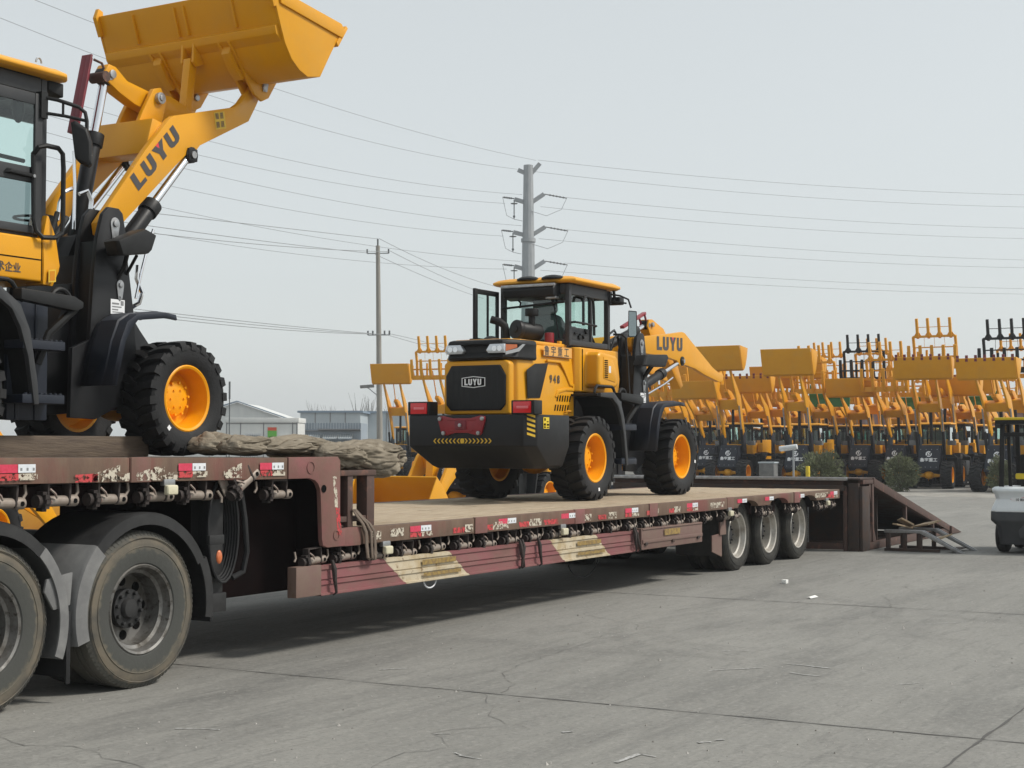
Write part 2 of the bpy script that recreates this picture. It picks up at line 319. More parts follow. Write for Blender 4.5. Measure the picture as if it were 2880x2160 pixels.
    def mesh(s, name, bevel=0.0, seg=2, ang=35, fix=True):
        me = bpy.data.meshes.new(name); me.from_pydata(s.v, [], s.f)
        bm = bmesh.new(); bm.from_mesh(me)
        if fix: bmesh.ops.recalc_face_normals(bm, faces=bm.faces)
        if bevel:
            ed = [e for e in bm.edges if len(e.link_faces) == 2 and e.calc_face_angle(0) > R(25)]
            bmesh.ops.bevel(bm, geom=ed, offset=bevel, segments=seg, affect='EDGES', clamp_overlap=True, profile=.6)
        bm.to_mesh(me); bm.free()
        me.polygons.foreach_set('use_smooth', [True] * len(me.polygons))
        me.set_sharp_from_angle(angle=R(ang))
        return me
def link(o, parent=None):
    COL.objects.link(o)
    if parent is not None: o.parent = parent
    return o
def ob(name, g, m, parent=None, bevel=0.0, seg=2, ang=35, loc=None, rot=None):
    me = g if isinstance(g, bpy.types.Mesh) else g.mesh(name, bevel, seg, ang)
    if not me.materials: me.materials.append(MT[m])
    o = bpy.data.objects.new(name, me); link(o, parent)
    if loc: o.location = loc
    if rot: o.rotation_euler = rot
    return o
def tag(o, label, cat, group=None, kind=None):
    if label: o['label'] = label
    if cat: o['category'] = cat
    if group: o['group'] = group
    if kind: o['kind'] = kind
    return o
def struct(o): o['kind'] = 'structure'; return o
def empty(name, loc=(0, 0, 0), rz=0, parent=None, s=1):
    o = bpy.data.objects.new(name, None); o.empty_display_size = .2; link(o, parent); o.location = loc; o.rotation_euler = (0, 0, rz); o.scale = (s, s, s); return o
def thing(name, label, cat, loc=(0, 0, 0), rz=0, group=None, s=1):
    return tag(empty(name, loc, rz, None, s), label, cat, group)
def copy_tree(o, parent=None):
    c = o.copy(); COL.objects.link(c); c.parent = parent
    for ch in list(o.children): copy_tree(ch, c)
    return c
def text_geo(body, size, bold=0.0):
    c = bpy.data.curves.new('txt', 'FONT'); c.body = body; c.size = size; c.offset = bold; c.resolution_u = 3
    o = bpy.data.objects.new('txt', c); COL.objects.link(o)
    dg = bpy.context.evaluated_depsgraph_get(); me = o.evaluated_get(dg).to_mesh()
    vs = [tuple(v.co) for v in me.vertices]; fs = [tuple(p.vertices) for p in me.polygons]
    o.evaluated_get(dg).to_mesh_clear(); bpy.data.objects.remove(o); bpy.data.curves.remove(c)
    return vs, fs
def place2d(vs, fs, org, u, v, g=None):
    g = g or G(); org, u, v = Vector(org), Vector(u), Vector(v)
    return g.add([org + u * p[0] + v * p[1] for p in vs], fs)
def flat(pts2, org, u, v, g=None):
    return place2d([(a, b) for a, b in pts2], [tuple(range(len(pts2)))], org, u, v, g)
LL = [(0, 0), (.62, 0), (.62, .24), (.27, .24), (.27, 1), (0, 1)]
UU = [(0, 1), (0, .25), (.06, .09), (.2, 0), (.5, 0), (.64, .09), (.7, .25), (.7, 1), (.44, 1), (.44, .32), (.4, .24), (.3, .24), (.26, .32), (.26, 1)]
YY = [(0, 1), (.25, .45), (.25, 0), (.51, 0), (.51, .45), (.76, 1), (.48, 1), (.38, .7), (.28, 1)]
def luyu(org, u, v, h):
    g = G(); x = 0; acc = G()
    for P, w in ((LL, .72), (UU, .82), (YY, .86), (UU, .8)):
        if P is YY: flat([((x + a) * h, b * h) for a, b in ((.28, 1), (.38, .7), (.48, 1))], org, u, v, acc)
        flat([((x + a) * h, b * h) for a, b in P], org, u, v, g); x += w
    return g, acc
def deco(name, g, m, parent): return ob(name, g, m, parent)

# ================================================================== SETTING
g = G(); g.add([(-300, -300, 0), (700, -300, 0), (700, 500, 0), (-300, 500, 0)], [(0, 1, 2, 3)])
ground = struct(ob('ground', g, 'concrete'))
def ribbon(pts, w, z=.004, jit=0.0, wj=0.0):
    g = G(); P = [Vector((x, y, 0)) for x, y in pts]; Q = []
    for a, b in zip(P, P[1:]):
        n = max(2, int((b - a).length / .12)) if jit else 2
        for k in range(n): Q.append(a.lerp(b, k / n))
    Q.append(P[-1]); L, Rr = [], []
    off = 0
    for i, q in enumerate(Q):
        d = (Q[min(i + 1, len(Q) - 1)] - Q[max(i - 1, 0)]).normalized(); nrm = Vector((-d.y, d.x, 0))
        if jit: off = noise.noise(Vector((q.x * 3.1, q.y * 3.1, 4))) * jit + noise.noise(Vector((q.x * 11, q.y * 11, 9))) * jit * .5
        ww = w * (1 + (random.uniform(-wj, wj) if wj else 0)); q2 = q + nrm * off
        L.append(q2 + nrm * ww / 2); Rr.append(q2 - nrm * ww / 2)
    vs = [(p.x, p.y, z) for p in L] + [(p.x, p.y, z) for p in Rr]; n = len(L)
    return g.add(vs, [(i, i + 1, n + i + 1, n + i) for i in range(n - 1)])
for pts in ([(8.88, 3), (8.88, -9)], [(15.6, 6), (15.5, -9)], [(2, -5.38), (40, -5.2)], [(22.4, 6), (22.4, -14)], [(29.2, 8), (29.2, -14)], [(22, -12.2), (60, -12)]):
    ob('slab_joint', ribbon(pts, .013, .003, .014, .7), 'crack', ground)
JOINTS = ([(8.88, 3), (8.88, -9)], [(15.6, 6), (15.5, -9)], [(2, -5.38), (40, -5.2)])
for pts, w in (([(14.75, -.3), (13.4, -.52), (12.9, -1.35), (12.57, -1.51), (12.1, -1.42), (11.5, -1.53), (10.6, -1.6), (9.7, -1.75), (9.3, -2.1), (8.93, -2.19)], .007),
               ([(6.25, -.3), (6.15, -.58), (6.16, -1.21), (6.02, -1.71), (5.8, -2.2)], .010), ([(7.91, -2.77), (7.5, -2.6), (7.2, -2.85), (6.83, -2.75), (6.3, -2.9)], .007),
               ([(8.88, -2.1), (8.3, -2.5), (7.91, -2.77)], .006), ([(11.5, -1.53), (11.7, -2.3), (11.3, -3.0)], .005), ([(18, -2.4), (17.2, -2.7), (16.7, -2.5), (15.6, -2.9)], .008)):
    ob('crack', ribbon(pts, w * .55, .004, .09, .9), 'hairline', ground)
for pts, w in (([(10.55, -3.0), (10.9, -3.3)], .012), ([(11.2, -3.35), (11.1, -3.75)], .014), ([(10.75, -3.55), (10.7, -3.8)], .012), ([(10.6, -4.4), (10.75, -4.5)], .012), ([(11.6, -2.7), (11.75, -2.85)], .012),
               ([(7.55, -3.86), (7.28, -3.84)], .024), ([(7.55, -3.86), (7.52, -3.97)], .016), ([(7.1, -3.0), (7.02, -3.16)], .012), ([(7.06, -3.06), (7.0, -3.2)], .008), ([(7.9, -3.2), (7.95, -3.25)], .025), ([(8.0, -4.0), (8.05, -4.06)], .025), ([(8.1, -4.05), (8.16, -4.08)], .02),
               ([(7.5, -2.6), (7.56, -2.66)], .018), ([(14.3, -3.6), (14.6, -3.9)], .012), ([(9.4, -.9), (9.55, -1.05)], .016), ([(6.9, -1.2), (7.0, -1.45)], .012)):
    ob('chalk_mark', ribbon(pts, w, .005, .05, .8), 'chalk', ground)
def faint(name, col, thr, sc):
    peel_mat(name, col, thr, sc); n = MT[name].node_tree; p = n.nodes['Principled BSDF']; lk = p.inputs['Alpha'].links[0].from_socket
    q = n.nodes.new('ShaderNodeMath'); q.operation = 'MULTIPLY'; q.inputs[1].default_value = .06; n.links.new(lk, q.inputs[0]); n.links.new(q.outputs[0], p.inputs['Alpha'])
    r = [x for x in n.nodes if x.type == 'MAP_RANGE'][0]; r.inputs[1].default_value = thr - .18; r.inputs[2].default_value = thr + .18
faint('skid', (.05, .05, .048), .47, 6)
for pts in JOINTS: ob('joint_grime', ribbon(pts, .16, .0022, .03, .6), 'skid', ground)
for cx, cy, r, a0, a1, w in ((13.5, -3.4, 2.0, 40, 190, .22), (13.5, -3.4, 2.35, 60, 170, .2), (11.0, -6.5, 4.6, 30, 110, .25), (11.0, -6.5, 5.0, 35, 105, .22), (9.5, .5, 3.2, 250, 330, .25), (20, -6, 5.5, 90, 170, .25), (7.5, -4.6, 1.6, 100, 230, .2), (16.5, -8, 5.2, 70, 140, .3)):
    ob('tyre_mark', ribbon([(cx + r * math.cos(R(a0 + (a1 - a0) * k / 24)), cy + r * math.sin(R(a0 + (a1 - a0) * k / 24))) for k in range(25)], w, .0035), 'skid', ground)
for c, rx, ry in (((9.1, -4.0), .35, .12), ((12.2, -.9), .5, .2), ((7.2, -1.6), .3, .15), ((15.8, -4.6), .6, .25)):
    g = G(); g.add([(c[0] + rx * (1 + .25 * noise.noise(Vector((k, c[0], 0)))) * math.cos(k * math.pi / 14), c[1] + ry * (1 + .3 * noise.noise(Vector((k * .7, c[1], 5)))) * math.sin(k * math.pi / 14), .0042) for k in range(28)], [tuple(range(28))]); ob('oil_stain', g, 'skid', ground)
g = G(); rg_ = random.Random(5)
for k in range(420):
    x = 6.2 + 14 * rg_.random() ** 1.6; y = -6.5 + 6.6 * rg_.random(); q = rg_.uniform(.003, .010) * (1.8 if rg_.random() < .06 else 1); a = rg_.uniform(0, 6.28); c, s_ = math.cos(a) * q, math.sin(a) * q
    g.add([(x + c, y + s_, 0), (x - s_ * .8, y + c * .8, 0), (x - c, y - s_ * .9, 0), (x + s_, y - c, 0), (x + c * .2, y, q * 1.1)], [(0, 1, 4), (1, 2, 4), (2, 3, 4), (3, 0, 4)])
gr = ob('gravel', g, 'grit', ang=10); gr['kind'] = 'stuff'; gr['label'] = 'loose grit scattered on the concrete'; gr['category'] = 'gravel'
# kerb and rough edge between the yard and the parked machines
g = G()
for i in range(46):
    y = -22 + i * 1.3
    g.add([(p[0] + 0 * y, p[1], p[2]) for p in [(49.2 + .4 * noise.noise(Vector((y, 0, 0))), y, 0), (52 + .8 * noise.noise(Vector((y, 3, 0))), y, 0), (52, y + 1.3, 0), (49.2, y + 1.3, 0),
           (49.8, y, .05 + .04 * noise.noise(Vector((y, 7, 0)))), (51.2, y, .06), (51.2, y + 1.3, .06), (49.8, y + 1.3, .05)]],
          [(4, 5, 6, 7), (0, 1, 5, 4), (1, 2, 6, 5), (2, 3, 7, 6), (3, 0, 4, 7)])
struct(ob('kerb', g, 'kerb'))

# ================================================================== LOADERS
def tyre_mesh(Rt=.515, w=.42, rb=.287, lugs=22, nseg=44):
    g = G(); h = w / 2
    prof = [(rb, -h * .78), (rb + .03, -h * .90), (Rt * .76, -h * 1.0), (Rt * .88, -h * .985), (Rt * .925, -h * .9), (Rt * .935, 0), (Rt * .925, h * .9), (Rt * .88, h * .985), (Rt * .76, h * 1.0), (rb + .03, h * .9), (rb, h * .78)]
    g.lathe(prof, n=nseg)
    P = lambda r, y, t: (r * math.cos(t), y, r * math.sin(t))
    for sd in (-1, 1):
        for k in range(lugs):
            t0 = 2 * math.pi * (k + (0 if sd < 0 else .5)) / lugs; dt = 2 * math.pi / lugs
            st = []
            for y, sk, ri, ro, hw in ((-.06, .05, .92, .985, .17), (.30, -.28, .92, 1.0, .25), (.62, -.42, .92, 1.0, .28), (.96, -.5, .86, .985, .31), (1.03, -.5, .84, .90, .30)):
                t = t0 + sk * dt; a = hw * dt
                st.append([P(Rt * ri, sd * h * y, t - a), P(Rt * ri, sd * h * y, t + a), P(Rt * ro, sd * h * y, t + a * .82), P(Rt * ro, sd * h * y, t - a * .82)])
            g.loft(st)
    return g.mesh('tyre', ang=32)
def rim_mesh(nseg=36, rb=.287):
    g = G()
    g.lathe([(rb + .012, -.155), (rb + .018, -.172), (rb + .002, -.182), (rb - .018, -.172), (rb - .026, -.12), (rb - .03, -.07), (rb - .04, -.04), (rb - .042, .02), (rb - .06, .045), (.17, .05), (.165, .02), (.155, -.035), (.13, -.05), (.05, -.055), (.001, -.055)], n=nseg)
    g.lathe([(rb + .012, .155), (rb + .018, .172), (rb - .018, .172), (rb - .03, .10), (rb - .05, .052), (.17, .055), (.14, .07), (.001, .07)], n=nseg)
    for k in range(10):
        t = 2 * math.pi * k / 10; g.cyl((.145 * math.cos(t), -.035, .145 * math.sin(t)), (.145 * math.cos(t), -.062, .145 * math.sin(t)), .013, 6)
    for k in range(6):
        t = 2 * math.pi * (k + .3) / 6; g.cyl((.085 * math.cos(t), -.05, .085 * math.sin(t)), (.085 * math.cos(t), -.065, .085 * math.sin(t)), .010, 6)
    return g.mesh('rim', ang=32)
TY = tyre_mesh(); TY.materials.append(MT['rubber']); RM = rim_mesh(); RM.materials.append(MT['orange_rim'])
def loader_wheels(root, tyre=TY, rim=RM, sticker=True):
    for x in (0, 2.6):
        for sd in (-1, 1):
            w = empty('wheel', (x, sd * .67, .515), 0 if sd < 0 else math.pi, root)
            w.rotation_euler = (0, random.uniform(0, 6), 0 if sd < 0 else math.pi)
            ob('tyre', tyre, None, w); ob('rim', rim, None, w)
            if sticker and sd < 0:
                g = G(); g.add([(.36, -.2125, -.02), (.40, -.2135, -.02), (.40, -.2135, .02), (.36, -.2125, .02)], [(0, 1, 2, 3)]); ob('tyre_sticker', g, 'white_decal', w)
def hyd(root, name, p0, p1, f, r0, r1, collar=True):
    p0, p1 = Vector(p0), Vector(p1); pm = p0.lerp(p1, f); d = (p1 - p0).normalized()
    c = ob(name, G().cyl(p0, pm, r0, 18), 'black_paint', root, .004)
    ob('rod', G().cyl(pm - d * .02, p1, r1, 14), 'chrome', c)
    g = G().cyl(pm - d * .10, pm + d * .015, r0 * 1.22, 18); s = Vector((0, 1, 0))
    g.cyl(p1 - s * .05, p1 + s * .05, r1 * 2.0, 14); g.cyl(p0 - s * .05, p0 + s * .05, r0 * 1.15, 14)
    ob('gland', g, 'black_plastic', c, .003)
    ob('pin', G().cyl(p1 - s * .075, p1 + s * .075, r1 * .9, 12), 'steel', c)
    return c
def rprism(prof, y0, y1, name, m, root, bevel=.008):
    return ob(name, G().prism(prof, y0, y1), m, root, bevel)
def plate_ring(pts, t):   # closed outline ring tube for window frames in xz at y
    return pts
def rot2(prof, c, a):
    ca, sa = math.cos(a), math.sin(a); return [(c[0] + (x - c[0]) * ca - (z - c[1]) * sa, c[1] + (x - c[0]) * sa + (z - c[1]) * ca) for x, z in prof]

PIV = (2.0, 2.02)
ARM1 = [(1.90, 2.11), (3.09, 2.23), (3.59, 2.29), (3.68, 2.28), (4.04, 2.12), (4.71, 1.83), (4.95, 1.76), (5.08, 1.77), (5.15, 1.71), (5.10, 1.63), (4.97, 1.62), (4.4, 1.71), (4.07, 1.78), (3.70, 1.82), (3.59, 1.80), (3.50, 1.80), (3.40, 1.87), (2.97, 1.91), (2.11, 1.92), (1.97, 1.91), (1.89, 1.99)]
ARM2 = [(1.90, 1.93), (1.88, 2.03), (2.48, 2.77), (2.79, 3.11), (2.85, 3.15), (2.92, 3.17), (3.70, 3.39), (3.79, 3.45), (3.92, 3.60), (3.97, 3.69), (4.05, 3.74), (4.12, 3.72), (4.13, 3.63), (4.03, 3.46), (3.92, 3.29), (3.21, 2.93), (3.12, 2.83), (3.04, 2.83), (2.86, 2.67), (2.17, 2.04), (2.09, 1.95), (2.0, 1.91)]

def arms(root, prof, cross, cw):
    for sd in (-1, 1):
        y = sd * .40; a = rprism(prof, y - .035, y + .035, 'lift_arm', 'yellow', root, .010)
        if sd < 0: near = a
    cx, cz = cross
    ob('arm_crossbeam', G().prism([(cx - cw[0], cz - cw[1]), (cx + cw[0], cz - cw[1] * .8), (cx + cw[0] * .9, cz + cw[1] * .7), (cx - cw[0] * .5, cz + cw[1])], -.366, .366), 'yellow', root, .02)
    return near
def bucket(root, prof_out, half, th=.03, name='bucket', m='yellow', ribs=True):
    # prof_out: back-top -> around bottom -> lip (x,z); shell offset inwards
    n = len(prof_out); P = [Vector((x, z)) for x, z in prof_out]; inn = []
    for i in range(n):
        d = (P[min(i + 1, n - 1)] - P[max(i - 1, 0)]).normalized(); inn.append(P[i] + Vector((-d.y, d.x)) * th)
    pr = [tuple(p) for p in P] + [tuple(p) for p in reversed(inn)]
    b = ob(name, G().prism(pr, -half, half), m, root, .006)
    for sd in (-1, 1):
        y0 = sd * half; ob('side_plate', G().prism([tuple(p) for p in P], min(y0, y0 + sd * .028) + (.003 if sd > 0 else -.0), max(y0, y0 + sd * .028)), m, b, .006)
    return b

def cab(root, x0, x1, hw, z0, z1, zmid, roof_hw, full=True, door_open=True, zdoor=None):
    pw = .065
    g = G()
    for sx, x in ((0, x0), (1, x1 - pw)):
        for sd in (-1, 1): g.box(x, x + pw, sd * hw - (pw if sd > 0 else 0), sd * hw + (pw if sd < 0 else 0), z0, z1)
    xm = x0 + (x1 - x0) * .52
    for sd in (-1, 1):
        yy0, yy1 = (sd * hw + (.003 if sd < 0 else -.05), sd * hw + (.05 if sd < 0 else -.003))
        if full and sd < 0: g.box(xm, xm + .05, yy0, yy1, z0 + .06, z1 - .1)
        g.box(x0 + pw, x1 - pw, yy0, yy1, z1 - .13, z1 - .002); g.box(x0 + pw, x1 - pw, yy0, yy1, z0 + .002, z0 + .07)
    for x in (x0 + .003, x1 - .05):
        g.box(x, x + .045, -hw + pw, hw - pw, z1 - .12, z1 - .003); g.box(x, x + .045, -hw + pw, hw - pw, z0 + .003, z0 + .08)
    fr = ob('cab_frame', g, 'cab_grey', root, .012)
    # header box below the roof and floor
    ob('cab_header', G().box(x0 + .04, x1 - .06, -hw + .02, hw - .02, z1 - .06, z1 + .02), 'black_plastic', root, .01)
    g = G(); rx0, rx1 = x0 - .06, x1 + .2
    ring = lambda e, z: [(rx0 + .04 + e, -roof_hw + e, z), (rx0 + .0 + e, -roof_hw + .12 + e * .5, z), (rx0 + e, roof_hw - .12 - e * .5, z), (rx0 + .04 + e, roof_hw - e, z), (rx1 - .1 - e, roof_hw - e, z), (rx1 - e, roof_hw - .1, z), (rx1 - e, -roof_hw + .1, z), (rx1 - .1 - e, -roof_hw + e, z)]
    g.loft([ring(.03, z1 + .012), ring(0, z1 + .03), ring(0, z1 + .055), ring(.05, z1 + .085), ring(.14, z1 + .105)]); ob('cab_roof', g, 'yellow_light', root, .008)
    def pane(a, b, c, d, m='glass'): ob('window_pane', G().add([a, b, c, d], [(0, 1, 2, 3)]), m, fr)
    i = .03
    pane((x0 + .03, -hw + pw, z0 + .08), (x0 + .03, hw - pw, z0 + .08), (x0 + .03, hw - pw, z1 - .12), (x0 + .03, -hw + pw, z1 - .12))
    pane((x1 - .03, -hw + pw, z0 + .08), (x1 - .03, hw - pw, z0 + .08), (x1 - .03, hw - pw, z1 - .12), (x1 - .03, -hw + pw, z1 - .12))
    if full:
        pane((x0 + pw, -hw + i, z0 + .07), (xm, -hw + i, z0 + .07), (xm, -hw + i, z1 - .13), (x0 + pw, -hw + i, z1 - .13))
    pane((x0 + pw, hw - i, z0 + .07), (x1 - pw, hw - i, z0 + .07), (x1 - pw, hw - i, z1 - .13), (x0 + pw, hw - i, z1 - .13)) if not door_open else None
    # seat, wheel and console inside
    g = G(); sx = x0 + .30; q = min(1.25, (z1 - z0) / .76)
    g.loft([[(sx - .06 + dx, y, z0 + z * q) for y, dx in ((-.25 * k, 0), (.25 * k, 0), (.25 * k, .12), (-.25 * k, .12))] for z, k in ((-.05, .9), (.08, 1.1), (.28, 1.05), (.38, .8), (.41, .6))])
    g.loft([[(sx - .07 + dx, y, z0 + z * q) for y, dx in ((-.15 * k, 0), (.15 * k, 0), (.15 * k, .10), (-.15 * k, .10))] for z, k in ((.40, .75), (.45, 1.1), (.58, 1.05), (.62, .75))])
    ob('seat', g, 'vinyl', root, .03, 3)
    g = G().cyl((x1 - .25, 0, z0 - .1), (x1 - .38, 0, z0 + .28), .025, 8); g.lathe([(.16 + .012 * math.cos(a), .012 * math.sin(a)) for a in [k * 1.05 for k in range(6)]], (x1 - .38, 0, z0 + .28), 20, 'z', True)
    ob('steering_wheel', g, 'black_plastic', root)
    return fr

def hood(root, L):
    # yellow engine hood, rear grille, dark upper cap with lamps
    g = G(); zs = ((1.02, 0.0), (1.2, 0.0), (1.5, .005), (1.66, .02), (1.80, .035), (1.87, .075))
    def ring(z, e): return [(-1.30 + e, -.34 + e, z), (-1.22 + e * .5, -.46 + e, z), (-1.02, -.50 + e, z), (.10, -.50 + e, z), (.10, .50 - e, z), (-1.02, .50 - e, z), (-1.22 + e * .5, .46 - e, z), (-1.30 + e, .34 - e, z)]
    g.loft([ring(z, e) for z, e in zs]); hd = ob('hood', g, 'yellow', root, .018, 3)
    ob('grille_surround', G().prism_x([(-.445, 1.03), (.445, 1.03), (.445, 1.62), (.40, 1.655), (-.40, 1.655), (-.445, 1.62)], -1.40, -1.28), 'yellow', root, .03, 3)
    oc = [(-.40, 1.14), (-.34, 1.075), (.34, 1.075), (.40, 1.14), (.405, 1.48), (.33, 1.60), (-.33, 1.60), (-.405, 1.48)]
    ob('grille', G().prism_x(oc, -1.425, -1.39), 'black_plastic', root, .02, 3)
    g = G()
    for k in range(9): y = -.30 + k * .075; g.box(-1.4275, -1.42, y - .008, y + .008, 1.12, 1.55)
    ob('grille_bars', g, 'black_paint', root)
    # emblem
    hx = [(-.16, -.05), (0, -.068), (.16, -.05), (.16, .05), (0, .068), (-.16, .05)]
    e = ob('emblem', flat(hx, (-1.4295, .02, 1.405), (0, -1, 0), (0, 0, 1)), 'white_decal', root)
    ob('emblem_field', flat([(a * .93, b * .86) for a, b in hx], (-1.4308, .02, 1.405), (0, -1, 0), (0, 0, 1)), 'ink_hole_black', e)
    lg, la = luyu((-1.432, .02 + .122, 1.405 - .037), (0, -1.0, 0), (0, 0, 1), .074); ob('emblem_lettering', lg, 'white_decal', e)
    # dark cap: sweeps round the corners
    def cr(z, bx, e): return [(-1.30 - bx, -.36 + e, z), (-1.20 - bx * .5, -.475 + e, z), (-1.0, -.525 + e, z), (-.90, -.525 + e, z), (-.90, .525 - e, z), (-1.0, .525 - e, z), (-1.20 - bx * .5, .475 - e, z), (-1.30 - bx, .36 - e, z)]
    g = G(); g.loft([cr(1.665, .105, .01), cr(1.69, .13, -.005), cr(1.75, .075, 0), cr(1.82, .075, 0), cr(1.845, .125, -.005), cr(1.885, .115, .005), cr(1.90, .07, .03)])
    ob('hood_cap', g, 'black_plastic', root, .008)
    ob('hood_top', G().prism_z([(-1.28, -.36), (-1.1, -.43), (.05, -.43), (.05, .43), (-1.1, .43), (-1.28, .36)], 1.868, 1.912), 'yellow_light', root, .015)
    for sd in (-1, 1):
        yc = -sd * 0
        hl = ob('headlight', G().prism_x([(sd * .15, 1.77), (sd * .18, 1.735), (sd * .39, 1.735), (sd * .39, 1.842), (sd * .20, 1.842)], -1.432, -1.36), 'lamp_clear', root, .008)
        for q in (.265, .335): ob('lens', G().cyl((-1.42, sd * q, 1.788), (-1.439, sd * q, 1.788), .032, 14), 'chrome', hl)
        ob('turn_signal', G().add([(-1.405, sd * .40, 1.755), (-1.29, sd * .487, 1.80), (-1.29, sd * .487, 1.835), (-1.405, sd * .40, 1.835)], [(0, 1, 2, 3)]), 'lamp_orange', root)
        ob('running_light', G().add([(-1.41, sd * .40, 1.715), (-1.27, sd * .503, 1.755), (-1.17, sd * .529, 1.842), (-1.225, sd * .521, 1.842), (-1.30, sd * .494, 1.79), (-1.41, sd * .40, 1.752)], [(0, 1, 2, 3, 4, 5)]), 'lamp_clear', root)
    # side details
    for sd in (-1, 1):
        y = sd * .503; P = [(-1.10, 1.55), (-.90, 1.63), (-.58, 1.65), (-.66, 1.48), (-.78, 1.23), (-1.08, 1.22)]
        y0, y1 = sorted((y, y + sd * .006)); ob('side_mesh', G().prism(P, y0, y1), 'black_plastic', root, .002)
        y0, y1 = sorted((sd * .49, sd * .512)); Q = [(-1.15, 1.57), (-.92, 1.67), (-.30, 1.69), (-.18, 1.58), (-.02, 1.40), (.06, 1.40), (.06, 1.34), (-.10, 1.34), (-.28, 1.31), (-.42, 1.14), (-.36, 1.06)]
        Qo = [(-.60, 1.695), (-.25, 1.695), (-.14, 1.60), (.0, 1.43), (.095, 1.42), (.095, 1.335), (-.12, 1.335), (-.30, 1.30), (-.36, 1.24), (-.40, 1.26), (-.33, 1.34), (-.13, 1.37), (.055, 1.37), (.055, 1.395), (-.02, 1.40), (-.17, 1.58), (-.27, 1.665), (-.60, 1.665)]
        ob('side_moulding', G().prism(Qo, y0, y1), 'yellow', root, .008)
        for rr, zz in enumerate((1.12, 1.235)):
            for k in range(6):
                x = -.42 + rr * .06 + k * .065
                ob('vent_slot', flat([(0, 0), (.03, 0), (.055, .075), (.025, .075)], (x, sd * (.5035 if zz < 1.2 else .5035), zz - .035), (1, 0, 0), (0, 0, 1)), 'ink_hole_black', root)
        ob('hood_handle', G().tube([(-.16, sd * .50, 1.07), (-.16, sd * .53, 1.075), (-.15, sd * .54, 1.085), (-.05, sd * .54, 1.085), (-.04, sd * .53, 1.075), (-.04, sd * .50, 1.07)], .010, 8), 'yellow_light', root)
        ob('hood_hinge', G().box(-.12, -.06, sd * .40 - .02, sd * .40 + .02, 1.905, 1.945), 'yellow', root, .005)
    vs, fs = text_geo('鲁 宇 重 工', .125, .0015); sx = .70 / 4 / .125
    ob('text_panel', flat([(0, 0), (.72, 0), (.72, .125), (0, .125)], (-.68, -.5035, 1.735), (1, 0, 0), (0, .0, 1)), 'peach_decal', root) if L else None
    if L:
        ob('company_lettering', place2d([(a * 1.05, b) for a, b, c in vs], fs, (-.67, -.5055, 1.755), (1, 0, 0), (0, 0, 1)), 'grey_decal', root)
        ob('lettering_line', flat([(0, 0), (.72, 0), (.72, .008), (0, .008)], (-.70, -.5055, 1.732), (1, 0, 0), (0, 0, 1)), 'grey_decal', root)
        vs, fs = text_geo('9 4 8', .135, .0035); ob('model_number', place2d([(a * .92, b) for a, b, c in vs], fs, (-.53, -.5035, 1.42), (1, 0, 0), (0, 0, 1)), 'grey_decal', root)

